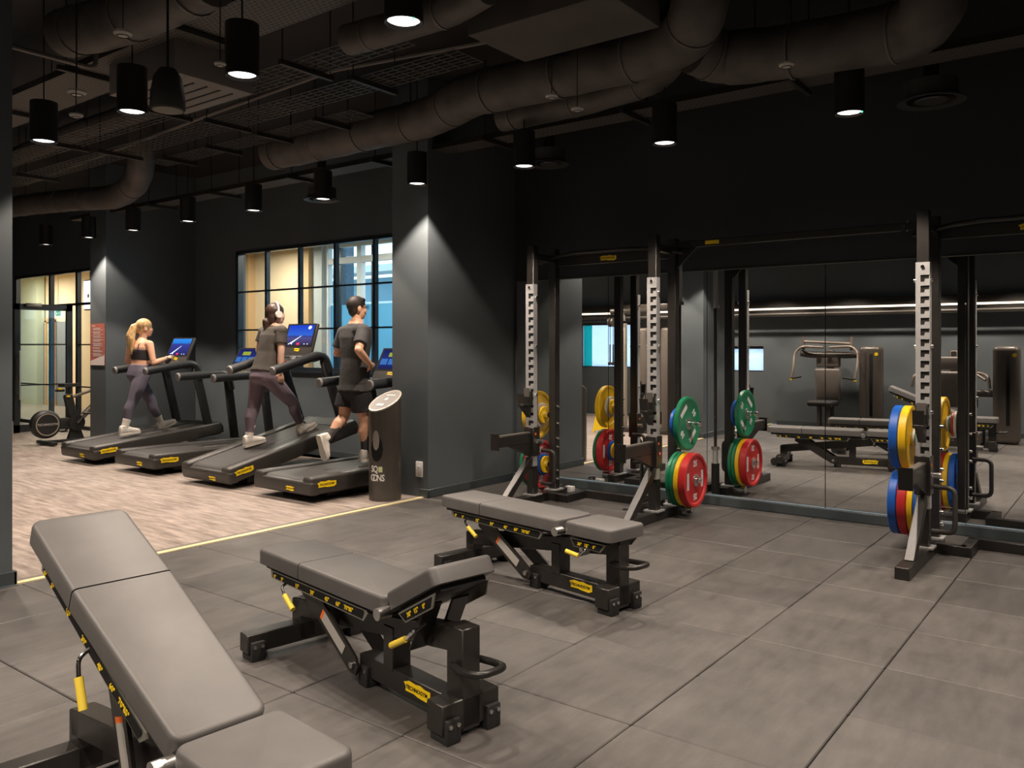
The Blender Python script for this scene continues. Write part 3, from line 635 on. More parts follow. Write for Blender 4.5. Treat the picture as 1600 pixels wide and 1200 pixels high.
# ---------------------------------------------------------------- badges and print
BADGE = [(-.5, .22), (-.30, .40), (-.05, .34), (.10, .42), (.30, .30), (.50, .30), (.50, -.24), (.36, -.40), (.02, -.36), (-.10, -.28), (-.44, -.30), (-.42, -.02)]
def badge(parent, M, wd, ht, text='TECHNOGYM'):
    o = B().prism([(x * wd, y * ht) for x, y in BADGE], .002, M).build('badge', yellow_m, parent, smooth=False)
    B().text(text, ht * .36, M @ Matrix.Translation((0, 0, .0022)), .0006, .002 * ht).build('lettering', ink_m, o, smooth=False)
    return o
def rot_about(s0, z0, th):
    # rotation in the local x-z plane about (s0, z0), raising +x
    return Matrix.Translation((s0, 0, z0)) @ Matrix.Rotation(-th, 4, 'Y') @ Matrix.Translation((-s0, 0, -z0))
def pad_mesh(x0, x1, w0, w1, z0, z1, bev=.022, seam=None):
    # upholstered pad: rounded slab that may taper from half width w0 (at x0) to w1 (at x1)
    b = B(); bm = bmesh.new(); bmesh.ops.create_cube(bm, size=1.0)
    for v in bm.verts:
        w_ = w0 if v.co.x < 0 else w1
        v.co = Vector((x0 if v.co.x < 0 else x1, w_ * (1 if v.co.y > 0 else -1), z0 if v.co.z < 0 else z1))
    ve = [e for e in bm.edges if abs(e.verts[0].co.z - e.verts[1].co.z) > .01 and (seam is None or abs(e.verts[0].co.x - seam) > .01)]
    bmesh.ops.bevel(bm, geom=ve, offset=bev * 1.6, segments=4, affect='EDGES', profile=.5)
    te = [e for e in bm.edges if e.verts[0].co.z > (z0 + z1) / 2 and e.verts[1].co.z > (z0 + z1) / 2 and (seam is None or abs(e.verts[0].co.x - seam) > .003 or abs(e.verts[1].co.x - seam) > .003)]
    bmesh.ops.bevel(bm, geom=te, offset=bev * .7, segments=3, affect='EDGES', profile=.5)
    b._add(bm); return b

def make_bench(lab, O, ang, th_back, th_seat, taper=.15):
    a_ = R(ang); ax = Vector((-math.sin(a_), math.cos(a_)))
    t = thing('weight_bench', lab, 'bench', (O[0], O[1], 0), math.atan2(ax.y, ax.x), 'adjustable weight benches')
    HS, HZ = .27, .385
    # frame
    B().box((-.03, 0, .205), (.095, .085, .37), bev=.004, seg=1).build('front_post', frame_m, t)
    B().box((-.03, 0, .085), (.095, .27, .11), bev=.004, seg=1).build('front_crossbar', frame_m, t)
    B().box((.30, 0, .080), (.62, .085, .085), bev=.004, seg=1).build('lower_beam', frame_m, t)
    B().bar((.395, 0, .11), (.395, 0, .29), .07, .09).build('middle_post', frame_m, t)
    B().bar((-.065, 0, .345), (1.19, 0, .185), .08, .085).build('upper_beam', frame_m, t)
    B().box((1.165, 0, .135), (.08, .08, .18), bev=.004, seg=1).build('rear_post', frame_m, t)
    B().box((1.165, 0, .078), (.08, .60, .085), bev=.004, seg=1).build('rear_crossbar', frame_m, t)
    for x, y in ((-.085, .095), (-.085, -.095), (1.118, .255), (1.118, -.255)):
        f = B().box((x, y, .044), (.022, .066, .088), bev=.006).build('rubber_foot', rubber_m, t)
        B().box((x + .045, y, .016), (.09, .066, .032), bev=.006).build('foot_sole', rubber_m, f)
        for dy in (-.018, .018): B().cyl((x, y + dy, .066), (x - .016, y + dy, .066), .008, n=10).build('bolt', steel_m, f)
    f = B().box((.56, .05, .042), (.066, .022, .084), bev=.006).build('rubber_foot', rubber_m, t)
    for dx in (-.018, .018): B().cyl((.56 + dx, .05, .066), (.56 + dx, .064, .066), .008, n=10).build('bolt', steel_m, f)
    B().box((.56, 0, .02), (.07, .09, .04), bev=.006).build('foot_sole', rubber_m, f)
    for s in (-1, 1):
        B().cyl((1.245, s * .16, .045), (1.245, s * .20, .045), .045, n=20).build('wheel', rubber_m, t)
        badge(t, basis((.20, s * .0435, .085), (-s, 0, 0), (0, 0, 1)), .17, .062)
    B().tube(smooth_path([(-.03, .055, .255), (-.12, .075, .255), (-.20, .06, .265), (-.20, -.06, .265), (-.12, -.075, .255), (-.03, -.055, .255)], .04), .0135, 10).build('carry_handle', black_m, t)
    # backrest
    M = rot_about(HS, HZ, th_back)
    pad_mesh(.947, 1.34, .15, .15, .385, .4545, seam=.947).xf(M).build('head_pad', vinyl_m, t)
    pad_mesh(HS + .01, .940, taper, .15, .385, .455, seam=.940).xf(M).build('back_pad', vinyl_m, t)
    B().box((.80, 0, .374), (1.0, .25, .024), bev=.004).xf(M).build('pad_board', board_m, t)
    for s in (-1, 1):
        r_ = B().prism([(1.24, .366), (1.23, .330), (.44, .318), (.41, .355), (.42, .366)], .006, basis((0, s * .128, 0), (1, 0, 0), (0, 0, 1))).xf(M).build('angle_rail', rail_m, t)
        B().prism([(1.215, .360), (1.21, .336), (.45, .325), (.435, .352), (.44, .360)], .002, basis((0, s * .1325, 0), (1, 0, 0), (0, 0, 1))).xf(M).build('rail_inset', ink_m, r_)
        tb = B()
        for u, tx in ((1.19, "0°"), (1.12, "5°"), (.98, "15°"), (.845, "30°"), (.72, "45°"), (.63, "60°"), (.565, "70°"), (.53, "85°")):
            tb.text(tx, .026, M @ basis((u, s * .1345, .342), (-s, 0, 0), (0, 0, 1)), .0005, .0008)
        tb.build('scale_marking', yellow_m, r_, smooth=False)['kind'] = 'stuff'
        B().cyl((HS, s * .125, HZ + .01), (HS, s * .182, HZ + .01), .024, n=20).build('hinge_knob', steel_m, t)
    # strut from the lower pivot to the rail: constant length, foot at the pivot
    pv = Vector((.60, 0, .085)); La = .475
    best = None
    for k in range(200):
        u = .45 + k * .004; q = M @ Vector((u, 0, .335)); e = abs((q - pv).length - La)
        if (q - pv).x > -.06 + 0 and (best is None or e < best[0]): best = (e, q)
    q = best[1]
    for s in (-1, 1):
        d = (q - pv).normalized(); nrm = Vector((-d.z, 0, d.x)); wA, wB = .042, .05
        y_ = s * .078
        B().prism([(pv + nrm * wA - d * .0).xz, (pv - d * .035 + nrm * .02).xz, (pv - d * .04 - nrm * .02).xz, (pv - nrm * wA).xz, (q - nrm * wB).xz, (q + nrm * wB + d * .05).xz], .012, basis((0, y_, 0), (1, 0, 0), (0, 0, 1))).build('strut', frame_m, t)
        B().cyl((pv.x, s * .07, pv.z), (pv.x, s * .094, pv.z), .014, n=12).build('pivot_bolt', steel_m, t)
    dm = (pv * .62 + q * .38); dd = (pv - q).normalized()
    st = B().box((0, 0, 0), (.20, .05, .001)).xf(basis(dm + Vector((0, .0848, 0)), dd, Vector((dd.z, 0, -dd.x)) * -1)).build('warning_sticker', label_m, t, smooth=False)
    B().box((-.108, 0, .0002), (.018, .05, .001)).xf(basis(dm + Vector((0, .0848, 0)), dd, Vector((dd.z, 0, -dd.x)) * -1)).build('sticker_stripe', orange_m, st, smooth=False)
    lb_ = B()
    for k in range(5):
        for r_ in range(3): lb_.box((-.075 + k * .038, -.016 + r_ * .015, .0008), (.028, .0045, .0006))
    lb_.xf(basis(dm + Vector((0, .0848, 0)), dd, Vector((dd.z, 0, -dd.x)) * -1)).build('sticker_print', ink_m, st, smooth=False)
    # lever with yellow grip
    g0 = M @ Vector((1.07, .12, .325)) if th_back < .1 else q + Vector((.02, .12, -.0))
    ud = Vector((-.10, 0, -.06)).normalized() if th_back < .1 else Vector((-.05, 0, -.12)).normalized()
    rod = smooth_path([g0 - ud * .03 + Vector((0, -.03, .01)), g0 + Vector((0, .045, 0)), g0 + Vector((0, .05, 0)) + ud * .05], .02)
    lv = B().tube(rod, .0065, 8).build('lever_rod', chrome_m, t)
    B().tube([rod[-1], rod[-1] + ud * .09], .0125, 12).build('lever_grip', grip_m, lv)
    # seat (tilts up away from the hinge)
    Ms = Matrix.Translation((HS, 0, HZ)) @ Matrix.Rotation(th_seat, 4, 'Y') @ Matrix.Translation((-HS, 0, -HZ))
    pad_mesh(-.105, HS - .035, .15, .15, .39, .458).xf(Ms).build('seat_pad', vinyl_m, t)
    B().box((.07, 0, .378), (.28, .22, .024), bev=.004).xf(Ms).build('seat_board', board_m, t)
    for s in (-1, 1):
        r_ = B().prism([(.20, .37), (.17, .325), (-.02, .325), (-.06, .37)], .006, basis((0, s * .128, 0), (1, 0, 0), (0, 0, 1))).xf(Ms).build('seat_rail', rail_m, t)
        B().prism([(.185, .363), (.165, .331), (-.012, .331), (-.04, .363)], .002, basis((0, s * .1325, 0), (1, 0, 0), (0, 0, 1))).xf(Ms).build('rail_inset', ink_m, r_)
        tb = B()
        for u, tx in ((.125, "30°"), (.075, "15°"), (.02, "0°")): tb.text(tx, .024, Ms @ basis((u, s * .1345, .346), (-s, 0, 0), (0, 0, 1)), .0005, .0008)
        tb.build('scale_marking', yellow_m, r_, smooth=False)['kind'] = 'stuff'
    sq = Ms @ Vector((.06, 0, .345)); sp_ = Vector((.16, 0, .30))
    for s in (-1, 1):
        B().bar(sp_ + Vector((0, s * .066, -.03)), sq + Vector((0, s * .066, .01)), .012, .085, up=(0, 1, 0)).xf(Matrix.Identity(4)).build('seat_bracket', frame_m, t)
        B().cyl((sp_.x, s * .06, sp_.z), (sp_.x, s * .086, sp_.z), .013, n=12).build('pivot_bolt', steel_m, t)
    g0 = Vector((.07, .10, .345 + math.sin(th_seat) * .10))
    rod = smooth_path([g0, g0 + Vector((0, .055, -.02)), g0 + Vector((.04, .06, -.055))], .02)
    lv = B().tube(rod, .0065, 8).build('lever_rod', chrome_m, t)
    B().tube([rod[-1], rod[-1] + Vector((.085, .006, -.045 if th_seat > .1 else .012))], .0125, 12).build('lever_grip', grip_m, lv)
    return t
make_bench('black adjustable bench nearest the camera with backrest raised', (-1.607, 1.212), 84.6, R(22.6), 0.0, .130)
make_bench('black adjustable bench in the middle with flat back and tilted seat', (-2.02, 2.33), 80, 0.0, R(29))
make_bench('fully flat black adjustable bench in front of the left rack', (-2.27, 3.90), 80, 0.0, 0.0)

# ---------------------------------------------------------------- racks
RY = 6.07; RW = 1.225; RD = .35; RH = 2.33
def slot_plate_poly(hw, z0, z1, flip=1):
    pts = [(-hw, z0), (-hw, z1), (hw, z1)]
    z = z1 - .085; pitch = .0715
    while z > z0 + .10:
        pts += [(hw, z), (-.013, z), (-.013, z - .046), (.010, z - .046), (.014, z - .026), (hw, z - .026)]
        z -= pitch
    pts.append((hw, z0)); return pts
def make_rack(lab, x0):
    t = thing('half_rack', lab, 'weight rack', (x0, RY, 0), group='black half racks against the mirror')
    for sx in (0, RW):
        B().box((sx, 0, .08 + (RH - .08) / 2), (.075, .075, RH - .08), bev=.004, seg=1).build('front_upright', frame_m, t)
        bu = B().box((sx, RD, .08 + (RH - .08) / 2), (.075, .075, RH - .08), bev=.004, seg=1).build('back_upright', frame_m, t)
        for z in (.18, .26, .48, .56, .70, .86): B().cyl((sx + .03, RD - .012, z), (sx + .062, RD - .012, z), .012, n=10).build('bolt', chrome_m, bu)
        pl = B().prism(slot_plate_poly(.043, .34, 1.98), .005, basis((sx, -.0415, 0), (1, 0, 0), (0, 0, 1))).build('slot_plate', zinc_m, t, smooth=False)
        for s in (-1, 1):
            B().box((sx + s * .0415, -.012, 1.16), (.004, .055, 1.64)).build('plate_flange', zinc_m, pl, smooth=False)
        for z in (1.86, 1.42, .98, .55):
            for s in (-1, 1): B().cyl((sx + s * .04, -.01, z), (sx + s * .058, -.01, z), .013, n=10).build('bolt', chrome_m, pl)
        B().cyl((sx, -.043, 1.95), (sx, -.052, 1.95), .012, n=10).build('bolt', chrome_m, pl)
        B().box((sx, -.07, .038), (.085, 1.16, .075), bev=.004, seg=1).build('foot_beam', frame_m, t)
        B().bar((sx, -.44, .055), (sx, -.045, .40), .062, .062).build('brace', frame_m, t)
        for yy in (0, RD): B().box((sx, yy, .081), (.13, .13, .012)).build('base_plate', zinc_m, t, smooth=False)
        # spotter arm
        sa = B(); sa.box((sx, -.29, .595), (.05, .50, .09), bev=.004, seg=1)
        sa.prism([(-.045, .55), (-.36, .55), (-.045, .43)], .05, basis((sx, 0, 0), (0, 1, 0), (0, 0, 1)))
        sa.box((sx, -.545, .60), (.085, .014, .14)); sa.box((sx, -.005, .56), (.10, .105, .26), bev=.004, seg=1)
        sa = sa.build('spotter_arm', frame_m, t)
        B().box((sx, -.29, .644), (.046, .48, .010)).build('arm_pad', mat('worn_steel', (.22, .20, .18), .4, .6), sa, smooth=False)
        B().box((sx + .0505, -.02, .63), (.001, .022, .02)).build('sticker', orange_m, sa, smooth=False)
        sk = B().tube(smooth_path([(sx + (.05 if sx == 0 else -.05), .02, .56), (sx + (.10 if sx == 0 else -.10), .02, .56)], .01), .02, 10).build('lock_pin', steel_m, sa)
        # J cup
        j = B(); j.box((sx, -.065, .96), (.075, .045, .15), bev=.004, seg=1); j.box((sx, -.13, .895), (.07, .11, .02), bev=.003, seg=1); j.prism([(-.175, .885), (-.19, 1.0), (-.178, 1.0), (-.155, .905)], .07, basis((sx, 0, 0), (0, 1, 0), (0, 0, 1)))
        j.prism([(-.06, .885), (-.17, .885), (-.06, .78)], .05, basis((sx, 0, 0), (0, 1, 0), (0, 0, 1)))
        j = j.build('bar_hook', frame_m, t)
        B().box((sx, -.0885, 1.005), (.06, .002, .08)).build('hook_face', mat('worn_steel', (.22, .20, .18), .4, .6), j, smooth=False)
        # grip handle inside the rack
        s = 1 if sx == 0 else -1
        B().tube(smooth_path([(sx + s * .03, .10, .47), (sx + s * .17, .10, .47), (sx + s * .17, .10, .17), (sx + s * .03, .10, .17)], .05), .017, 10).build('grip_handle', mat('grip_powder', (.045, .040, .036), .45), t)
        # top side beam and storage pegs
        B().box((sx, RD / 2, RH - .10), (.06, RD - .07, .06), bev=.004, seg=1).build('side_beam', frame_m, t)
        o_ = -1 if sx == 0 else 1
        for z in (.775, .310):
            p_ = B(); p_.cyl((sx + o_ * .035, RD - .04, z), (sx + o_ * .252, RD - .04, z), .0245, n=18); p_.cyl((sx + o_ * .252, RD - .04, z), (sx + o_ * .27, RD - .04, z), .0245, .018, n=18)
            p_.build('plate_peg', chrome_m, t)
        lm = B(); lm.cyl((sx + o_ * .06, RD + .02, .05), (sx + o_ * .17, RD + .02, .05), .036, n=16); lm.cyl((sx + o_ * .12, RD - .07, .05), (sx + o_ * .12, RD + .05, .05), .022, n=12)
        lm.build('bar_swivel', chrome_m, t)
    # rear floor frame with its jog
    rf = B(); zf = .035
    rf.box((.12, .22, zf), (.20, .07, .07), bev=.003, seg=1); rf.box((.22, .36, zf), (.07, .34, .07), bev=.003, seg=1); rf.box((RW - .12, .22, zf), (.20, .07, .07), bev=.003, seg=1); rf.box((RW - .22, .36, zf), (.07, .34, .07), bev=.003, seg=1); rf.box((RW / 2, .53, zf), (RW - .37, .07, .07), bev=.003, seg=1)
    rf.build('floor_frame', frame_m, t)
    # chin-up bar
    zt = RH - .10
    cb = B().box((RW / 2, RD, zt - .02), (RW, .03, .085), bev=.003, seg=1).build('top_beam', frame_m, t)
    badge(cb, basis((RW / 2 - .02, RD - .018, zt - .02), (1, 0, 0), (0, 0, 1)), .17, .06)
    B().tube(smooth_path([(-.12, RD - .06, zt - .03), (.10, RD - .10, zt + .02), (.32, RD - .22, zt + .02), (RW - .32, RD - .22, zt + .02), (RW - .10, RD - .10, zt + .02), (RW + .12, RD - .06, zt - .03)], .10), .017, 10).build('chin_bar', frame_m, t)
    return t
X1, X2 = -4.375, -1.145
rk1 = make_rack('black half rack on the left holding green and red plates', X1)
make_rack('black half rack at the right edge holding blue and yellow plates', X2)
cbm = B(); L0 = RW + .04; L1 = X2 - X1 - .04
cbm.box(((L0 + L1) / 2, RD, 2.275), (L1 - L0, .055, .055), bev=.004, seg=1)
cbm.prism([(L0, 2.25), (L0 + .18, 2.25), (L0, 2.08)], .012, basis((0, RD, 0), (1, 0, 0), (0, 0, 1))); cbm.prism([(L1, 2.25), (L1 - .18, 2.25), (L1, 2.08)], .012, basis((0, RD, 0), (1, 0, 0), (0, 0, 1)))
cbm = cbm.build('connecting_beam', frame_m, rk1)
for x in (L0 + .15, L1 - .15):
    for p0_, p1_ in (((x, RD - .026, 2.275), (x, RD - .04, 2.275)), ((x + .02, RD, 2.30), (x + .02, RD, 2.315)), ((x + .02, RD, 2.25), (x + .02, RD, 2.235))): B().cyl(p0_, p1_, .013, n=10).build('bolt', chrome_m, cbm)
B().box((L0 + .32, RD - .029, 2.275), (.12, .002, .03)).build('badge', yellow_m, cbm, smooth=False)
# standing barbell in its tube
bx, by = -3.20, 6.64
bar = thing('barbell', 'steel barbell standing upright behind the left rack', 'barbell', (bx, by, .02))
B().cyl((0, 0, .42), (0, 0, 1.76), .0145, n=12).build('shaft', mat('dark_bar', (.10, .09, .085), .35, .8), bar)
for z0, z1 in ((0.0, .42), (1.79, 2.21)): B().cyl((0, 0, z0), (0, 0, z1), .025, n=18).build('sleeve', zinc_m, bar)
for z in (.42, 1.76): B().cyl((0, 0, z), (0, 0, z + .03), .038, n=18).build('collar', steel_m, bar)
hd = B().lathe([(.030, .0), (.038, 0), (.038, .30), (.030, .30)], 18, Matrix.Translation((bx - X1, by - RY, .01)), closed=True).build('bar_holder', frame_m, rk1)

# ---------------------------------------------------------------- weight plates
def plate(lab, x, y, z, r, th, col, face, kg=None):
    # axis along X; face = +1 / -1 side that carries the lettering in view
    t = thing('weight_plate', lab, 'weight plate', (x, y, z), group='rubber weight plates on the rack pegs')
    M = Matrix.Rotation(R(90), 4, 'Y'); h_ = th / 2
    if r > .15: prof = [(.026, -h_ * .8), (.055, -h_ * .8), (.075, -h_ * .55), (r * .83, -h_ * .55), (r * .88, -h_ * .95), (r * .97, -h_), (r, -h_ * .8), (r, h_ * .8), (r * .97, h_), (r * .88, h_ * .95), (r * .83, h_ * .55), (.075, h_ * .55), (.055, h_ * .8), (.026, h_ * .8)]
    else: prof = [(.026, -h_ * .8), (r * .7, -h_ * .75), (r * .94, -h_), (r, -h_ * .7), (r, h_ * .7), (r * .94, h_), (r * .7, h_ * .75), (.026, h_ * .8)]
    B().lathe(prof, 48 if r > .15 else 28, M, closed=True).build('disc', plate_m[col], t)
    if r > .15:
        B().lathe([(.0255, -h_ * .95), (.052, -h_ * .95), (.052, h_ * .95), (.0255, h_ * .95)], 28, M, closed=True).build('hub', steel_m, t)
    if kg:
        xo = face * (h_ * .56 + .0012); tb = B(); A0 = R(90) if kg == '25' else R(38)
        for q in (0, 1):
            a_ = A0 + q * PI; rr = r * .60
            rad = Vector((0, math.cos(a_) * face, math.sin(a_)))
            c_ = Vector((xo, 0, 0)) + rad * rr; rt_ = Vector((face, 0, 0)); 
            right = rad.cross(rt_) * -1
            tb.text(kg, r * .30, basis(c_, Vector((0, face, 0)) * math.sin(a_) + Vector((0, 0, -1)) * math.cos(a_), rad), .0008, .003)
            rad2 = Vector((0, math.cos(a_ + PI / 2) * face, math.sin(a_ + PI / 2))); c2 = Vector((xo, 0, 0)) + rad2 * r * .60
            rgt = Vector((0, face, 0)) * math.sin(a_ + PI / 2) + Vector((0, 0, -1)) * math.cos(a_ + PI / 2)
            tb.box((0, 0, 0), (r * .62, r * .17, .0016), M=basis(c2, rgt, rad2))
        tb.build('lettering', text_white_m, t, smooth=False)
    return t
PY0 = RY + RD - .04
# right pegs of the left rack (from upright outwards)
xp = X1 + RW + .04
def stack(xs, z, dirn, items, where):
    x = xs
    for r, th, col, lab, face, kg in items:
        sag = r and 0.0
        plate(lab, x + dirn * th / 2, PY0, z - (.0015), r, th, col, face, kg); x += dirn * (th + .0015)
stack(xp + .000, .775, 1, [(.125, .030, 'blue', 'small blue plate behind the green plate on the left rack upper peg', 1, None), (.105, .050, 'yellow', 'small yellow plate behind the large green one on the upper peg', 1, None), (.225, .040, 'green', 'large green plate marked 10 on the upper peg of the left rack', 1, '10')], '')
stack(xp + .010, .310, 1, [(.225, .034, 'green', 'innermost green plate on the lower right peg of the left rack', 1, None), (.225, .034, 'green', 'second green plate beside the yellow one on the lower peg', 1, None), (.225, .040, 'yellow', 'yellow plate squeezed behind the red 25 plate', 1, None), (.225, .068, 'red', 'large red plate marked 25 facing outwards on the lower peg', 1, '25')], '')
xp = X1 - .04
stack(xp - .040, .775, -1, [(.080, .025, 'yellow', 'small yellow plate on the left upper peg by the wall', 1, None), (.114, .030, 'white', 'small white plate on the left upper peg by the wall', 1, None), (.225, .050, 'yellow', 'large yellow plate on the left upper peg by the wall', 1, None)], '')
stack(xp - .020, .310, -1, [(.080, .022, 'yellow', 'small yellow plate on the left lower peg by the wall', 1, None), (.105, .024, 'blue', 'small blue plate on the left lower peg by the wall', 1, None), (.225, .068, 'red', 'large red plate on the left lower peg by the wall', 1, '25'), (.225, .036, 'green', 'outermost green plate on the left lower peg by the wall', 1, None)], '')
xp = X2 - .04
stack(xp - .004, .775, -1, [(.11, .022, 'white', 'small white plate nearest the right-hand rack upright', 1, None), (.10, .018, 'red', 'small red plate on the right-hand rack upper peg', 1, None), (.078, .018, 'green', 'small green plate on the right-hand rack upper peg', 1, None), (.064, .022, 'white', 'tiny white plate against the yellow plate on the right-hand rack', 1, None), (.225, .055, 'yellow', 'large yellow plate on the right-hand rack upper peg', 1, None), (.225, .060, 'blue', 'large blue plate at the end of the right-hand rack upper peg', -1, None)], '')
stack(xp - .004, .310, -1, [(.225, .045, 'blue', 'inner blue plate on the right-hand rack lower peg', 1, None), (.225, .040, 'yellow', 'yellow plate between blue and red on the lower peg', 1, None), (.225, .062, 'red', 'red plate between yellow and blue on the lower peg', 1, None), (.225, .058, 'blue', 'outer blue plate at the end of the lower peg', -1, None)], '')
# collars lying by the left rack
p = PZ(884, 768, 0)
cl = thing('barbell_collar', 'white and chrome barbell collars lying by the left rack', 'collar', p)
B().lathe([(.025, 0), (.036, 0), (.036, .05), (.025, .05)], 18, Matrix.Translation((-.06, .0, .036)) @ Matrix.Rotation(R(90), 4, 'X'), closed=True).build('ring', chrome_m, cl)
B().box((.05, -.0, .03), (.085, .05, .06), bev=.006).build('clamp', white_m, cl)
p = PZ(985, 797, 0)
tag(B().box((0, 0, .006), (.13, .05, .012), rot=('Z', .3), bev=.004).build('rubber_scrap', rubber_m, loc=p), 'flat black strap left on the floor inside the left rack', 'strap')

# ---------------------------------------------------------------- bin, socket, poster
bx, by, br_ = -5.585, 5.405, .150
bn = thing('cylinder_bin', 'tall black cylindrical bin with slanted lid beside the pillar', 'bin', (bx, by, 0))
sl = Vector((.02, 1, 0)).normalized()       # the lid rises this way
def topz(x, y): return .905 + (x * sl.x + y * sl.y) * .586
N = 40; rings = [[(br_ * math.cos(2 * PI * k / N), br_ * math.sin(2 * PI * k / N), z) for k in range(N)] for z in (.0, .4)]
rings.append([(br_ * math.cos(2 * PI * k / N), br_ * math.sin(2 * PI * k / N), topz(br_ * math.cos(2 * PI * k / N), br_ * math.sin(2 * PI * k / N))) for k in range(N)])
B().loft(rings).build('bin_body', mat('bin_black', (.060, .052, .045), .28, var=.1, scale=6), bn)
lid = []
for rr, dz in ((br_ * 1.01, .0), (br_ * 1.01, .012), (br_ * .93, .014), (br_ * .90, .010)):
    lid.append([(rr * math.cos(2 * PI * k / N), rr * math.sin(2 * PI * k / N), topz(rr * math.cos(2 * PI * k / N), rr * math.sin(2 * PI * k / N)) + dz) for k in range(N)])
B().loft(lid, cap=False).build('lid_rim', mat('rim_beige', (.42, .38, .32), .4, .3), bn)
lf = B().loft([[(.91 * br_ * math.cos(2 * PI * k / N), .91 * br_ * math.sin(2 * PI * k / N), topz(.91 * br_ * math.cos(2 * PI * k / N), .91 * br_ * math.sin(2 * PI * k / N)) + d) for k in range(N)] for d in (.006, .011)]).build('lid_panel', mat('lid_grey', (.24, .225, .21), .4), bn)
ud = Vector((sl.x, sl.y, .586)).normalized(); rd = ud.cross(Vector((0, 0, 1))).normalized()
lt = B(); lt.box((0, 0, 0), (.085, .034, .001), M=basis(Vector((0, 0, topz(0, 0) + .0135)) + ud * -.075, rd, ud)); lt.box((0, .02, 0), (.035, .035, .001), M=basis(Vector((0, 0, topz(0, 0) + .0135)), rd, ud)); lt.box((0, 0, 0), (.11, .016, .001), M=basis(Vector((0, 0, topz(0, 0) + .0135)) + ud * .085, rd, ud))
lt.build('lid_print', text_white_m, lf, smooth=False)['kind'] = 'stuff'
vw = Vector((-bx, -by, 0)).normalized(); ang0 = math.atan2(vw.y, vw.x)
def on_bin(da, z, out=.002): a_ = ang0 + da; return Vector((math.cos(a_) * (br_ + out), math.sin(a_) * (br_ + out), z))
def patch(da0, da1, z0, z1, out, name, m, parent, round_=False):
    nn = 10; b = B(); g = []
    for i in range(nn + 1):
        da = da0 + (da1 - da0) * i / nn
        if round_:
            u = 2 * i / nn - 1; hh = math.sqrt(max(0, 1 - u * u)) * (z1 - z0) / 2; zc = (z0 + z1) / 2; g.append((b.bm.verts.new(on_bin(da, zc - hh - 1e-4, out)), b.bm.verts.new(on_bin(da, zc + hh + 1e-4, out))))
        else: g.append((b.bm.verts.new(on_bin(da, z0, out)), b.bm.verts.new(on_bin(da, z1, out))))
    for i in range(nn): b.bm.faces.new((g[i][0], g[i + 1][0], g[i + 1][1], g[i][1]))
    return b.build(name, m, parent)
hole = patch(-.98, -.12, .365, .60, .002, 'bin_opening', ink_m, bn, True)
patch(-.82, -.34, .47, .65, .003, 'bag_glimpse', mat('bag_grey', (.30, .28, .25), .6), hole, True)
pl = patch(-1.12, .08, .155, .345, .003, 'bin_plate', mat('plate_brown', (.060, .052, .046), .45), bn)
tb = B()
for txt, z, da in (('SQ', .295, -.70), ('GDNS', .215, -.47)):
    wch = .21; 
    for k, ch in enumerate(txt):
        a_ = da + (k - (len(txt) - 1) / 2) * .235; o_ = on_bin(a_, z, .0055); aa = ang0 + a_
        tb.text(ch, .085, basis(o_, (-math.sin(aa), math.cos(aa), 0), (0, 0, 1)) @ Matrix.Diagonal((.75, 1, 1, 1)), .0005, .0015)
tb.build('lettering', text_white_m, pl, smooth=False)
patch(-.40, -.16, .27, .32, .005, 'green_mark', mat('pale_green', S(190, 200, 150), .5), pl)
p = PY(632, 744, 5.68)
so = thing('wall_socket', 'white wall socket low on the pillar behind the bin', 'socket', (-5.405, 5.674, .26))
B().box((0, 0, 0), (.085, .012, .145), bev=.004).build('face_plate', white_m, so)
B().box((0, -.008, .02), (.03, .006, .03), bev=.002).build('switch', text_white_m, so)
# poster on the far pillar
p0 = PY(142.5, 506, 5.68); p1 = PY(164, 571, 5.68)
pw, ph = p1.x - p0.x - .0, p0.z - p1.z
po = thing('poster', 'terracotta poster with white text on the far pillar', 'poster', ((p0.x + p1.x) / 2, 5.675, p1.z))
B().box((0, 0, ph / 2), (pw, .006, ph)).build('poster_sheet', mat('terracotta', S(176, 98, 82), .6), po, smooth=False)
B().prism([(-pw / 2, 0), (pw / 2, 0), (pw / 2, ph * .25), (-pw / 2, ph * .10)], .001, basis((0, -.004, 0), (1, 0, 0), (0, 0, 1))).build('poster_corner', mat('poster_white', S(226, 212, 208), .6), po, smooth=False)
b = B(); random.seed(3)
b.box((-pw * .28, -.004, ph * .945), (pw * .25, .001, ph * .018))
z = .89
while z > .28:
    for q in range(random.choice((2, 3, 3, 4))):
        wd = random.uniform(.45, .72) * pw; b.box((-pw * .36 + wd / 2 + (.06 * pw if q else 0), -.004, z * ph), (wd, .001, ph * .010)); z -= .021
    z -= .018
b.build('poster_text', mat('poster_white', S(226, 212, 208), .6), po, smooth=False)
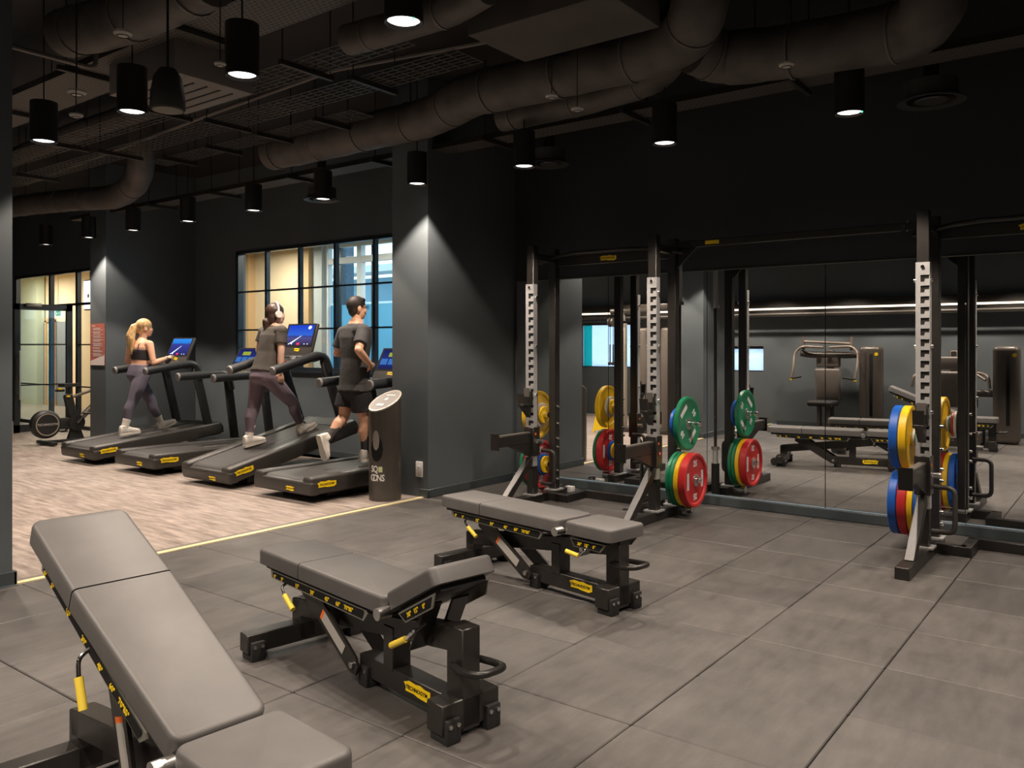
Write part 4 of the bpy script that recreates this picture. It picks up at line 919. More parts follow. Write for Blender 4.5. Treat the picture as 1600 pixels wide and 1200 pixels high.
# ---------------------------------------------------------------- treadmills
def screen_mat(name, kind):
    m = bpy.data.materials.new(name); m.use_nodes = True; nt = m.node_tree
    nt.nodes.remove(nt.nodes['Principled BSDF']); e = nt.nodes.new('ShaderNodeEmission'); nt.links.new(e.outputs[0], nt.nodes['Material Output'].inputs[0])
    tc = nt.nodes.new('ShaderNodeTexCoord'); sp = nt.nodes.new('ShaderNodeSeparateXYZ'); nt.links.new(tc.outputs['Generated'], sp.inputs[0])
    cr = nt.nodes.new('ShaderNodeValToRGB'); el = cr.color_ramp.elements
    ad = nt.nodes.new('ShaderNodeMath'); ad.operation = 'MULTIPLY_ADD'
    n = nt.nodes.new('ShaderNodeTexNoise'); n.inputs['Scale'].default_value = 7; nt.links.new(tc.outputs['Generated'], n.inputs['Vector'])
    nt.links.new(n.outputs[0], ad.inputs[0]); ad.inputs[1].default_value = .12; nt.links.new(sp.outputs['Z'], ad.inputs[2])
    nt.links.new(ad.outputs[0], cr.inputs[0])
    if kind == 'land': st = [(0, S(40, 36, 70)), (.16, S(60, 54, 92)), (.42, S(78, 74, 128)), (.50, S(46, 62, 130)), (.56, S(52, 96, 196)), (1, S(30, 62, 190))]
    elif kind == 'road': st = [(0, S(34, 36, 84)), (.2, S(44, 46, 110)), (.72, S(52, 60, 140)), (.82, S(40, 120, 210)), (1, S(50, 130, 220))]
    else: st = [(0, S(26, 30, 72)), (.5, S(36, 46, 110)), (1, S(28, 34, 84))]
    while len(el) < len(st): el.new(.5)
    for k, (p, c) in enumerate(st): el[k].position = p; el[k].color = (*c, 1)
    nt.links.new(cr.outputs[0], e.inputs[0]); e.inputs[1].default_value = .9; return m
SCR = {k: screen_mat('screen_' + k, k) for k in ('land', 'road', 'menu')}
e_white = emis('screen_white', (.8, .86, 1), .9); e_red = emis('screen_red', (.75, .05, .12), .9); e_lime = emis('screen_lime', S(150, 160, 60), .8); e_blue = emis('screen_blue', S(60, 110, 180), .8)
TREADY = 4.80
def make_treadmill(lab, xc, tilt, kind):
    t = thing('treadmill', lab, 'treadmill', (xc, TREADY, 0), group='row of treadmills facing the window')
    M = Matrix.Translation((0, .12, .10)) @ Matrix.Rotation(tilt, 4, 'X') @ Matrix.Translation((0, -.12, -.10))
    B().box((0, .95, .045), (.56, 1.30, .09), bev=.02).build('base', tread_dark_m, t)
    B().bar((0, .30, .05), (0, .30, .051 + .05), .50, .30).build('lift_block', tread_dark_m, t)
    for s in (-1, 1): B().cyl((s * .22, .22, .0), (s * .22, .22, .08), .03, n=14).build('foot', rubber_m, t)
    # chassis: two side rails and rear cap
    for s in (-1, 1):
        B().box((s * .355, .86, .158), (.135, 1.72, .165), bev=.028, seg=3).xf(M).build('side_rail', tread_m, t)
    B().box((0, .052, .135), (.855, .12, .128), bev=.028, seg=3).xf(M).build('rear_cap', tread_m, t)
    B().box((0, .90, .14), (.60, 1.60, .12)).xf(M).build('deck_core', tread_dark_m, t, smooth=False)
    pr = [(1.64, .223), (.10, .223), (.05, .215), (.022, .195), (.018, .17)]
    bb = B(); g = [(bb.bm.verts.new((-.275, y, z)), bb.bm.verts.new((.275, y, z))) for y, z in pr]
    for i in range(len(g) - 1): bb.bm.faces.new((g[i][0], g[i][1], g[i + 1][1], g[i + 1][0]))
    bb.xf(M).build('belt', belt_m, t)
    B().box((.12, .95, .2245), (.012, .30, .001)).xf(M).build('belt_mark', mat('belt_mark', (.35, .33, .30), .6), t, smooth=False)
    for s in (-1, 1): B().box((s * .2815, .86, .2235), (.013, 1.50, .004)).xf(M).build('belt_gap', ink_m, t, smooth=False)
    hb = B(); hb.prism([(1.50, .08), (1.50, .228), (1.62, .240), (1.76, .225), (1.80, .16), (1.80, .08)], .66, basis((0, 0, 0), (0, 1, 0), (0, 0, 1)))
    hb.xf(M).build('motor_hood', tread_dark_m, t)
    badge(t, M @ basis((.4305, .17, .165), (0, 1, 0), (0, 0, 1)), .22, .075)
    badge(t, M @ basis((.13, -.010, .12), (1, 0, 0), (0, 0, 1)), .12, .055)
    for s in (-1, 1):
        B().bar((s * .375, 1.56, .12), (s * .375, 1.44, 1.02), .055, .12, bev=.02, up=(0, 1, 0)).xf(M).build('upright', tread_dark_m, t)
        hp = smooth_path([(s * .375, .75, 1.045), (s * .375, 1.36, 1.075), (s * .375, 1.455, 1.03), (s * .375, 1.49, .86)], .10, 6)
        h_ = B().tube(hp, .049, 18).xf(M).build('handrail', rail_grip_m, t)
        B().tube([(s * .375, .735, 1.0445), (s * .375, .742, 1.0448), (s * .375, .758, 1.0455)], [.040, .048, .050], 18).xf(M).build('end_cap', mat('cap_grey', (.22, .22, .22), .35), h_)
    cb = B(); cb.bar((-.36, 1.38, 1.04), (.36, 1.38, 1.04), .12, .07, bev=.015); cb.box((0, 1.26, 1.03), (.50, .24, .045), bev=.015)
    cb = cb.xf(M).build('console_tray', tread_dark_m, t)
    B().box((.02, 1.16, 1.056), (.09, .04, .008), bev=.002).xf(M).build('stop_key', mat('stop_red', S(190, 60, 40), .4), cb)
    lean = R(29); Mc = Matrix.Translation((0, 1.35, 1.02)) @ Matrix.Rotation(-lean, 4, 'X')
    cp = B().box((0, 0, .21), (.52, .035, .43), bev=.012).xf(M @ Mc).build('console', mat('console_grey', (.065, .060, .056), .4, .2), t)
    B().box((0, -.0185, .285), (.50, .003, .275), bev=.001).xf(M @ Mc).build('bezel', ink_m, cp, smooth=False)
    so = B().box((0, 0, 0), (.44, .002, .235)).build('screen', SCR[kind], cp, smooth=False)
    so.matrix_local = M @ Mc @ Matrix.Translation((0, -.021, .287))
    g = B()
    if kind == 'menu':
        B().box((-.04, -.0230, .34), (.16, .001, .05)).xf(M @ Mc).build('screen_tile', e_lime, cp, smooth=False)
        for k in (-1, 0, 1): B().box((-.04 + k * .12, -.0230, .255), (.10, .001, .07)).xf(M @ Mc).build('screen_tile', e_blue, cp, smooth=False)
    else:
        B().prism([(-.17, .185), (-.12, .185), (.04, .30 if kind == 'road' else .28), (.03, .30 if kind == 'road' else .28)], .001, M @ Mc @ basis((0, -.0230, 0), (1, 0, 0), (0, 0, 1))).build('screen_line', e_white, cp, smooth=False)
        if kind == 'land': B().ball((.15, -.0225, .375), .035, (1, .01, .7), 1).xf(M @ Mc).build('screen_glow', e_white, cp)
        B().box((0, -.0230, .184), (.05, .001, .025)).xf(M @ Mc).build('screen_key', e_red, cp, smooth=False)
        for k in (-3, -2, 2, 3): B().box((k * .055, -.0230, .182), (.018, .001, .010)).xf(M @ Mc).build('screen_icon', e_white, cp, smooth=False)
    badge(cp, M @ Mc @ basis((0, -.0195, .115), (1, 0, 0), (0, 0, 1)), .10, .045)
    return t, M
XT = [-10.27, -8.95, -7.55, -6.32]
_, M1 = make_treadmill('treadmill under the blonde woman, nearest the poster pillar', XT[0], R(5.8), 'road')
make_treadmill('empty treadmill with a menu on its screen', XT[1], 0.0, 'menu')
_, M3 = make_treadmill('steeply inclined treadmill under the woman with headphones', XT[2], R(12.5), 'land')
make_treadmill('level treadmill under the man, beside the cylindrical bin', XT[3], 0.0, 'menu')

pw_ = M1 @ Vector((.20, 1.22, 1.058)) + Vector((XT[0], TREADY, 0))
tw = B()
for k in range(7): tw.ball((random.uniform(-.06, .06), random.uniform(-.035, .035), .025 + random.uniform(0, .02)), .034, (1.3, 1, .7), 2)
tag(tw.build('towel', tee_dark_m, loc=pw_), 'dark crumpled towel on the console of the blonde woman\'s treadmill', 'towel')
pw_ = M1 @ Vector((.06, 1.24, 1.055)) + Vector((XT[0], TREADY, 0))
bt = thing('water_bottle', 'black drinks bottle on the console beside the crumpled towel', 'bottle', pw_)
B().lathe([(0, 0), (.034, 0), (.036, .01), (.036, .10), (.022, .125), (0, .125)], 20).build('bottle_body', ink_m, bt)
B().lathe([(0, .125), (.02, .125), (.02, .15), (0, .15)], 16).build('bottle_cap', rubber_m, bt)
pw_ = M3 @ Vector((.15, 1.20, 1.056)) + Vector((XT[2], TREADY, 0))
eb = thing('earbud_case', 'small white earbud case on the inclined treadmill console', 'case', pw_)
B().box((0, 0, .014), (.06, .045, .028), bev=.010, seg=3).build('case_body', white_m, eb)
B().box((0, 0, .033), (.058, .043, .010), bev=.004).build('case_lid', white_m, eb)

# ---------------------------------------------------------------- exercise bike
bk_ = thing('exercise_bike', 'black exercise bike with disc flywheel beside the glass door', 'exercise bike', (-12.48, 5.38, 0))
My = Matrix.Rotation(R(90), 4, 'Y')
B().lathe([(0, -.07), (.17, -.07), (.20, -.045), (.205, 0), (.20, .045), (.17, .07), (0, .075)], 36, Matrix.Translation((0, 0, .30)) @ My).build('flywheel', tread_dark_m, bk_)
B().lathe([(.145, .073), (.16, .073), (.16, .078), (.145, .078)], 36, Matrix.Translation((0, 0, .30)) @ My, closed=True).build('flywheel_ring', mat('ring_beige', (.42, .36, .30), .4, .4), bk_)
B().text('TECHNOGYM', .045, basis((.0775, 0, .30), (0, 1, 0), (0, 0, 1)), .0008, .001).build('lettering', label_m, bk_, smooth=False)
b = B(); b.box((0, .27, .31), (.08, .36, .14), bev=.02); b.cyl((-.05, .42, .30), (.06, .42, .30), .115, n=28); b.build('drive_housing', tread_dark_m, bk_)
B().bar((0, .40, .30), (0, .31, .72), .07, .13, bev=.02, up=(0, 1, 0)).build('seat_tube', tread_dark_m, bk_)
B().cyl((0, .34, .70), (0, .33, .82), .025, n=12).build('seat_post', black_m, bk_)
b = B(); b.prism([(-.13, .08), (-.11, -.08), (0, -.05), (.14, -.018), (.15, 0), (.14, .018), (0, .05), (-.11, .08)], .05, Matrix.Translation((0, .34, .85)) @ Matrix.Rotation(R(90), 4, 'Z')); b.build('saddle', rubber_m, bk_)
b = B(); b.box((-.0, .20, .775), (.10, .10, .03), bev=.006); b.build('phone_tray', black_m, bk_); 
B().box((0, .20, .80), (.06, .06, .02)).build('yellow_knob', yellow_m, bk_); B().box((.04, .30, .69), (.02, .05, .02)).build('yellow_knob', yellow_m, bk_)
tb_m = mat('frame_taupe', (.20, .165, .135), .4, .3)
B().tube([(0, .33, .66), (0, .95, .86)], [.022, .03], 12).build('top_tube', tb_m, bk_)
B().tube([(0, .46, .32), (0, .95, .80)], [.045, .04], 12).build('down_tube', tb_m, bk_)
B().tube(smooth_path([(0, .92, .80), (0, .96, 1.02), (0, 1.10, 1.06)], .05), .025, 12).build('handlebar_stem', tb_m, bk_)
B().tube(smooth_path([(-.20, 1.22, 1.10), (-.20, 1.06, 1.06), (.20, 1.06, 1.06), (.20, 1.22, 1.10)], .06), .017, 10).build('handlebar', rubber_m, bk_)
B().tube([(0, .94, .82), (0, 1.05, .10)], .035, 12).build('front_leg', tb_m, bk_)
for s in (-1, 1):
    B().bar((s * .075, .42, .30), (s * .085, .42 + s * .11, .30 + s * .13), .014, .03).build('crank', chrome_m, bk_)
    B().box((s * .13, .42 + s * .11, .30 + s * .13), (.09, .09, .025), bev=.006).build('pedal', black_m, bk_)
b = B(); b.box((0, .02, .035), (.52, .08, .05), bev=.015); b.box((0, 1.08, .035), (.46, .08, .05), bev=.015); b.bar((0, .02, .045), (0, 1.08, .045), .07, .04); b.prism([(.30, .05), (.54, .05), (.47, .25), (.37, .25)], .06, basis((0, 0, 0), (0, 1, 0), (0, 0, 1)))
b.build('stand', tread_dark_m, bk_)

# ---------------------------------------------------------------- strength machines behind the camera (seen in the mirror)
mach_m = mat('machine_taupe', (.065, .055, .047), .35, var=.08, scale=20)
def tower(t, x, y, h_=1.42):
    b = B(); b.box((x, y, h_ / 2), (.34, .30, h_), bev=.07, seg=4); b.build('weight_tower', mach_m, t)
    B().box((x + .03, y + .152, h_ * .55), (.05, .004, h_ * .72), bev=.001).build('tower_slot', ink_m, t)
    B().box((x - .06, y + .153, h_ * .50), (.012, .01, h_ * .86)).build('tower_rib', mach_m, t)
    B().lathe([(0, 0), (.03, 0), (.03, .006), (0, .006)], 16, basis((x + .11, y + .152, h_ - .13), (1, 0, 0), (0, 0, 1))).build('tower_badge', yellow_m, t)
def press(lab, loc, over):
    t = thing('chest_press_machine', lab, 'exercise machine', loc)
    tower(t, .72, 0)
    pad = mat('machine_pad', (.15, .13, .115), .45, bump=.05, bscale=600)
    B().box((0, -.10, 1.16), (.40, .08, .20), bev=.03, seg=3).build('head_pad', pad, t)
    B().box((0, -.06, .76), (.42, .09, .56), rot=('X', R(-6)), bev=.035, seg=3).build('back_pad', pad, t)
    B().box((0, .22, .46), (.42, .44, .09), bev=.035, seg=3).build('seat', rubber_m, t)
    for s in (-1, 1): B().box((s * .16, .40, .43), (.08, .03, .025), bev=.006).build('adjuster', yellow_m, t)
    b = B(); b.box((-.07, .18, .22), (.06, .10, .42), bev=.01); b.box((.07, .18, .22), (.06, .10, .42), bev=.01); b.bar((0, -.18, .03), (0, -.22, 1.36), .12, .10, bev=.02, up=(0, 1, 0)); b.box((.36, 0, .04), (.90, .12, .08), bev=.02); b.box((0, .12, .035), (.14, .62, .07), bev=.02)
    b.build('main_frame', mach_m, t)
    if over:
        B().tube(smooth_path([(-.45, -.02, 1.30), (-.30, -.10, 1.27), (.40, -.10, 1.27), (.75, -.02, 1.30)], .1), .055, 12).build('head_beam', mach_m, t)
        B().tube(smooth_path([(-.38, -.02, 1.50), (.42, -.02, 1.46)], .1), .022, 10).build('link_bar', tb_m, t)
        for s in (-1, 1):
            B().tube(smooth_path([(s * .05, .02, 1.40), (s * .42, .02, 1.42), (s * .53, .06, 1.30), (s * .50 + (0 if s < 0 else .04), .20, 1.02), (s * .52, .24, .88)], .09), .022, 10).build('press_arm', tb_m, t)
            B().cyl((s * .52, .24, .87), (s * .34, .30, .90), .016, n=10).build('hand_grip', rubber_m, t)
            B().cyl((s * .52, .24, .84), (s * .52, .24, .86), .03, n=12).build('grip_end', yellow_m, t)
            B().cyl((s * .40, -.02, 1.35), (s * .40, -.02, 1.58), .025, n=12).build('stop_post', tb_m, t)
    else:
        B().cyl((0, -.12, .72), (.70, -.02, .72), .055, n=14).build('head_beam', mach_m, t)
        for s in (-1, 1):
            B().tube(smooth_path([(s * .10, -.12, 1.02), (s * .38, -.05, 1.02), (s * .50, .12, .98), (s * .52, .16, .80)], .08), .022, 10).build('press_arm', tb_m, t)
            B().tube(smooth_path([(s * .20, -.10, 1.08), (s * .46, .10, .92)], .08), .018, 10).build('link_bar', tb_m, t)
    return t
press('chest press machine with overhead arms, reflected left of centre in the mirror', (-4.24, -.42, 0), True)
press('chest press machine reflected at the right edge of the mirror', (-2.25, .10, 0), False)
# cable machine standing in the cardio area, seen in the mirror
fx = thing('cable_machine', 'tall cable machine with hanging handles, reflected left in the mirror', 'exercise machine', (-6.45, 1.95, 0))
B().box((-.38, 0, .92), (.07, .07, 1.76), bev=.006).build('pulley_column', mat('perforated_beige', (.42, .38, .31), .45, .3), fx)
b = B()
for k in range(26): b.box((-.38, .036, .25 + k * .056), (.010, .002, .018))
b.build('column_hole', ink_m, fx, smooth=False)['kind'] = 'stuff'
for x in (-.02, .38): B().box((x, -.05, .88), (.16, .22, 1.68), bev=.05, seg=3).build('weight_shroud', mat('shroud_taupe', (.16, .135, .115), .45), fx)
b = B(); b.box((-.05, -.02, 2.06), (.95, .10, .10), bev=.02); b.box((-.05, -.05, .04), (1.0, .30, .08), bev=.02); b.box((.18, -.08, 1.05), (.08, .08, 2.0), bev=.01); b.cyl((-.62, .02, 2.0), (.1, .02, 2.0), .05, n=14)
b.build('machine_frame', mach_m, fx)
B().box((-.42, .05, 1.90), (.12, .12, .12), bev=.01).build('pulley_block', mat('block_beige', (.5, .47, .42), .4, .3), fx)
for k in (0, 1):
    x = -.62 + k * .06
    B().lathe([(0, -.015), (.075, -.015), (.075, .015), (0, .015)], 24, Matrix.Translation((x, .06, 1.82)) @ My).build('pulley', mach_m, fx)
    B().cyl((x, .06, 1.75), (x, .06, 1.45), .006, n=6).build('cable', steel_m, fx)
    hd_ = B().tube([(x, .06, 1.45), (x, .06, 1.15)], .012, 8).build('rope_handle', rubber_m, fx)
    B().ball((x - .01, .06, 1.13), .03, sub=2).build('rope_end', rubber_m, hd_)
ws = thing('wet_floor_sign', 'yellow folding wet floor sign reflected in the mirror', 'sign', (-7.05, 2.25, 0))
for s in (-1, 1):
    o = B().prism([(-.15, 0), (-.12, 0), (-.10, .04), (.10, .04), (.12, 0), (.15, 0), (.09, .60), (-.09, .60)], .012, Matrix.Translation((0, s * .11, 0)) @ Matrix.Rotation(s * R(10.5), 4, 'X') @ basis((0, 0, 0), (1, 0, 0), (0, 0, 1))).build('sign_leaf', mat('sign_yellow', S(246, 206, 20), .45), ws)
    B().box((0, 0, 0), (.13, .05, .001), M=Matrix.Translation((0, s * .11, 0)) @ Matrix.Rotation(s * R(10.5), 4, 'X') @ basis((0, s * .008, .42), (-s, 0, 0), (0, 0, 1))).build('red_print', mat('sign_red', S(200, 60, 40), .5), o, smooth=False)
# ---------------------------------------------------------------- people
def remesh(b, name, m, parent, origin, vox=.008, it=4, fac=.5):
    me = bpy.data.meshes.new('tmp'); b.bm.to_mesh(me); b.bm.free(); me.transform(Matrix.Translation(-Vector(origin)))
    o = bpy.data.objects.new('tmp', me); COL.objects.link(o)
    r = o.modifiers.new('r', 'REMESH'); r.mode = 'VOXEL'; r.voxel_size = vox
    s = o.modifiers.new('s', 'SMOOTH'); s.iterations = it; s.factor = fac
    dg = bpy.context.evaluated_depsgraph_get(); nm = bpy.data.meshes.new_from_object(o.evaluated_get(dg)); nm.name = name
    bpy.data.objects.remove(o); bpy.data.meshes.remove(me)
    nm.polygons.foreach_set('use_smooth', [True] * len(nm.polygons)); nm.materials.clear(); nm.materials.append(m)
    ob = bpy.data.objects.new(name, nm); COL.objects.link(ob); ob.parent = parent; return ob
def limb(b, pts, rs, n=14):
    # tapered limb with round joints
    P = [Vector(p) for p in pts]; full = []; rr = []
    for i in range(len(P) - 1):
        for q in range(4):
            f = q / 4; full.append(P[i].lerp(P[i + 1], f)); rr.append(rs[i] * (1 - f) + rs[i + 1] * f)
    full.append(P[-1]); rr.append(rs[-1])
    b.tube(full, rr, n)
    for p, r in zip(P, rs): b.ball(p, r * .995, sub=2)
def torso(b, secs, n=24):
    # secs: (center, half width, half depth, lateral dir, forward dir)
    rings = []
    for c, w_, d_, la, fo in secs:
        c = Vector(c); rings.append([c + la * (w_ * math.copysign(abs(math.cos(q)) ** .85, math.cos(q))) + fo * (d_ * math.copysign(abs(math.sin(q)) ** .85, math.sin(q))) for q in [2 * PI * k / n for k in range(n)]])
    b.loft(rings)
def hand(b, wrist, d, palm_n, size=.18, curl=.5):
    # palm and five fingers; d = hand direction, palm_n = palm normal (fingers curl that way)
    d = Vector(d).normalized(); pn = Vector(palm_n); pn = (pn - d * pn.dot(d)).normalized(); sd = d.cross(pn)
    w = Vector(wrist); s = size / .18
    rings = []
    for f, hw, ht in ((0, .024, .017), (.03, .032, .016), (.06, .040, .015), (.088, .040, .013)):
        c = w + d * f * s; rings.append([c + sd * (hw * s * math.cos(q)) + pn * (ht * s * math.sin(q)) for q in [2 * PI * k / 12 for k in range(12)]])
    b.loft(rings)
    for k, (off, L) in enumerate(((-.031, .070), (-.010, .080), (.011, .074), (.031, .058))):
        p0 = w + d * .080 * s + sd * off * s; a = 0; pts = [p0]; rs = [.0092 * s]
        dd = d.copy()
        for j, fr in enumerate((.42, .32, .26)):
            a += curl * (.9 if j == 0 else 1.1); dd = d * math.cos(a) + pn * math.sin(a) + sd * off * 1.5
            pts.append(pts[-1] + dd.normalized() * L * fr * s); rs.append((.0088 - j * .0008) * s)
        limb(b, pts, rs, 8)
    p0 = w + d * .028 * s - sd * .026 * s
    t1 = p0 + (d * .6 - sd * .75 + pn * .35).normalized() * .038 * s; t2 = t1 + (d * .9 - sd * .15 + pn * .5).normalized() * .032 * s
    limb(b, [p0, t1, t2], [.013 * s, .0105 * s, .0088 * s], 8)
def head(b, c, f, up=Vector((0, 0, 1)), h_=.225, ears=True):
    # head centred at c, facing f
    f = Vector(f); f = (f - up * f.dot(up)).normalized(); l = up.cross(f) * -1; k = h_ / .225
    Mx = Matrix((l, f, up)).transposed().to_4x4(); Mx.translation = c
    def P(x, y, z): return Mx @ Vector((x * k, y * k, z * k))
    rot = Mx.to_3x3().to_4x4()
    b.ball(P(0, -.012, .025), .088 * k, (.86, 1.04, 1.0), 3, rot)       # cranium
    b.ball(P(0, .020, -.030), .068 * k, (.86, .98, 1.15), 3, rot)       # face
    b.ball(P(0, .048, -.082), .030 * k, (1.0, .9, .8), 2, rot)          # chin
    limb(b, [P(0, .072, .012), P(0, .086, -.020)], [.010 * k, .013 * k], 8)   # nose
    b.ball(P(0, .078, -.052), .017 * k, (1.5, .6, .6), 2, rot)          # lips
    for s in (-1, 1):
        b.ball(P(s * .030, .070, .016), .012 * k, (1.2, .7, .5), 2, rot)
        b.ball(P(s * .040, .058, -.025), .026 * k, (1, .8, 1), 2, rot)
        if ears: b.ball(P(s * .079, -.008, -.010), .028 * k, (.35, .75, 1.15), 2, rot)
    return P, rot
def shoe(b, ankle, toe_dir, up, L=.27):
    d = Vector(toe_dir).normalized(); u = Vector(up); u = (u - d * u.dot(d)).normalized(); l = d.cross(u); a = Vector(ankle)
    sole = a - u * .085
    rings = []
    for f, hw, ht in ((-.28, .020, .030), (-.24, .034, .058), (-.08, .040, .062), (.15, .038, .050), (.38, .048, .036), (.58, .046, .028), (.70, .028, .020)):
        c = sole + d * (f * L) + u * ht
        rings.append([c + l * (hw * math.cos(q)) + u * (ht * math.sin(q)) for q in [2 * PI * k / 14 for k in range(14)]])
    b.loft(rings); b.tube([a - u * .03 - d * .01, a + u * .03 - d * .012], [.044, .043], 14)
def shoe_sole(b, ankle, toe_dir, up, L=.27):
    d = Vector(toe_dir).normalized(); u = Vector(up); u = (u - d * u.dot(d)).normalized(); l = d.cross(u); a = Vector(ankle); sole = a - u * .088
    pts = [(-.29, .022), (-.22, .036), (0, .038), (.2, .038), (.42, .049), (.6, .044), (.71, .024)]
    poly = [(f * L, w_) for f, w_ in pts] + [(f * L, -w_) for f, w_ in pts[::-1]]
    M = Matrix((d, l * -1, u)).transposed().to_4x4(); M.translation = sole + u * .006
    b.prism(poly, .024, M)

FWD = Vector((0, 1, 0)); LAT = Vector((1, 0, 0)); UP = Vector((0, 0, 1))
def person(lab, xc, J, wear, ground):
    # J: joints as (pixel x, pixel y, offset across the treadmill)
    Q = {k: PX(v[0], v[1], xc + v[2]) for k, v in J.items()}
    org = Vector((xc, Q['hip'].y, ground))
    t = thing('person', lab, 'person', org)
    sk = wear['skin']; g = wear.get('girl', True)
    fo = wear.get('lean', FWD).normalized(); upv = (Q['neck'] - Q['hip']).normalized(); fw_ = (FWD - upv * FWD.dot(upv)).normalized()
    hip, neck = Q['hip'], Q['neck']; sh = [Q['shr'], Q['shl']]
    sw = .185 if g else .205
    def T(f, back=0.0): return hip.lerp(neck, f) - fw_ * back
    secs = [(T(-.16), .13, .085, LAT, fw_), (T(-.08), .168 if g else .160, .112, LAT, fw_), (T(.06), .166 if g else .158, .108, LAT, fw_), (T(.24), .138 if g else .150, .092, LAT, fw_), (T(.40), .124 if g else .150, .086, LAT, fw_), (T(.60), .138 if g else .162, .096, LAT, fw_), (T(.76), .155 if g else .178, .100, LAT, fw_), (T(.90), .150 if g else .180, .082, LAT, fw_), (T(.97), .085, .062, LAT, fw_), (T(1.04), .055, .052, LAT, fw_)]
    hc = Q['head']; hf = wear.get('face', FWD)
    body = B(); torso(body, secs)
    limb(body, [T(.97), neck.lerp(hc, .35), neck.lerp(hc, .75) + FWD * .0], [.054, .048, .048])
    P, hrot = head(body, hc, hf, h_=wear.get('hh', .225))
    for s, e, w_, h2 in (('shr', 'elr', 'wrr', 'har'), ('shl', 'ell', 'wrl', 'hal')):
        k = 1.0 if g else 1.12
        limb(body, [T(.88) + (Q[s] - T(.88)) * .55, Q[s], Q[s].lerp(Q[e], .45), Q[e], Q[e].lerp(Q[w_], .35), Q[w_]], [.058 * k, .050 * k, .043 * k, .036 * k, .036 * k, .025 * k])
        hd = Q[h2] - Q[w_]; pn = LAT * (-1 if s == 'shr' else 1) + FWD * .3
        if wear.get('reach') == s: pn = Vector((0, .2, -1))
        hand(body, Q[w_] - hd.normalized() * .012, hd, pn, .172 if g else .185, wear.get('curl', .45))
    hj = [hip + LAT * .085 - upv * .02, hip - LAT * .085 - upv * .02]
    for h0, kn, an in ((hj[0], 'knr', 'anr'), (hj[1], 'knl', 'anl')):
        mid = Q[kn].lerp(Q[an], .30) - (FWD * .018)
        limb(body, [h0, h0.lerp(Q[kn], .4), Q[kn], mid, Q[kn].lerp(Q[an], .7), Q[an]], [.088 if g else .086, .080 if g else .078, .054, .056, .042, .036])
    ob = remesh(body, 'body', sk, t, org, .0065, 3, .5)
    # clothing shells grown from the same joints
    def legs(fr0, fr1, ex, name, m, flare=0.0, up_to=.20):
        b = B(); torso(b, [(c, a_ + ex, d_ + ex, l, f) for c, a_, d_, l, f in [(T(-.20), .12, .075, LAT, fw_), (T(-.15), .15, .10, LAT, fw_), (T(-.08), .168 if g else .160, .114, LAT, fw_), (T(.06), .166 if g else .158, .108, LAT, fw_), (T(up_to), .142 if g else .152, .095, LAT, fw_)]])
        for s_, (h0, kn, an) in enumerate(((hj[0], 'knr', 'anr'), (hj[1], 'knl', 'anl'))):
            mid = Q[kn].lerp(Q[an], .30) - (FWD * .018)
            if fr1 > 1: limb(b, [h0, h0.lerp(Q[kn], .4), Q[kn], mid, Q[kn].lerp(Q[an], .7), Q[kn].lerp(Q[an], .86)], [r + ex - (.004 if i_ > 2 else 0) for i_, r in enumerate((.088, .080, .054, .056, .042, .038))])
            else:
                e_ = h0.lerp(Q[kn], fr1); b.tube([h0, h0.lerp(Q[kn], fr1 * .5), e_], [.09 + ex, .088 + ex + flare * .5, .080 + ex + flare], 18); b.ball(h0, .09 + ex, sub=2)
        return remesh(b, name, m, t, org, .008, 3, .5)
    if wear['legs'] == 'leggings': legs(0, 2, .011, 'leggings', wear['legm'], up_to=.26)
    else: legs(0, .66, .012, 'shorts', wear['legm'], .022, .16)
    tb = B()
    if wear['top'] == 'tee':
        ex = .012 if g else .018; lo = wear.get('hem', -.02)
        tsec = [(T(lo), .166 + ex + .012, .112 + ex + .008, LAT, fw_), (T(lo + .10), .160 + ex, .106 + ex, LAT, fw_), (T(.28), .142 + ex + .006, .094 + ex + .004, LAT, fw_), (T(.44), .136 + ex + .006, .090 + ex, LAT, fw_)] + [(c, a_ + ex, d_ + ex, l, f) for c, a_, d_, l, f in secs[5:8]] + [(T(.975), .082, .066, LAT, fw_)]
        torso(tb, tsec)
        for s, e in (('shr', 'elr'), ('shl', 'ell')):
            k = 1.0 if g else 1.12
            tb.tube([T(.86) + (Q[s] - T(.86)) * .4, Q[s], Q[s].lerp(Q[e], wear.get('sleeve', .5))], [.072 * k, .064 * k, .060 * k + .004], 16); tb.ball(Q[s], .064 * k, sub=2)
        remesh(tb, 't_shirt', wear['topm'], t, org, .008, 3, .5)
    else:
        torso(tb, [(T(.40), .124 + .008, .086 + .008, LAT, fw_), (T(.50), .132 + .009, .092 + .009, LAT, fw_), (T(.62), .140 + .009, .100 + .012, LAT, fw_), (T(.70), .148 + .006, .100 + .010, LAT, fw_)])
        for s in (-1, 1):
            for bk in (-1, 1): limb(tb, [T(.68) + LAT * s * .09 + fw_ * bk * .095, T(.84) + LAT * s * .085 + fw_ * bk * .085, T(.95) + LAT * s * .08 + fw_ * bk * .02], [.008, .008, .008], 8)
        remesh(tb, 'sports_top', wear['topm'], t, org, .006, 2, .4)
    # socks and shoes
    for an, kn, td, ups, so_up in (('anr', 'knr', wear['toe_r'], wear['up_r'], 0), ('anl', 'knl', wear['toe_l'], wear['up_l'], 0)):
        b = B(); L_ = wear.get('sock', .10); dn = (Q[kn] - Q[an]).normalized()
        b.tube([Q[an] - dn * .03, Q[an] + dn * L_ * .5, Q[an] + dn * L_], [.042, .0455, .0525], 14); remesh(b, 'sock', wear['sockm'], t, org, .007, 2, .4)
        b = B(); shoe(b, Q[an] - Vector(ups) * .01, td, ups); so = remesh(b, 'shoe', wear['shoem'], t, org, .007, 3, .5)
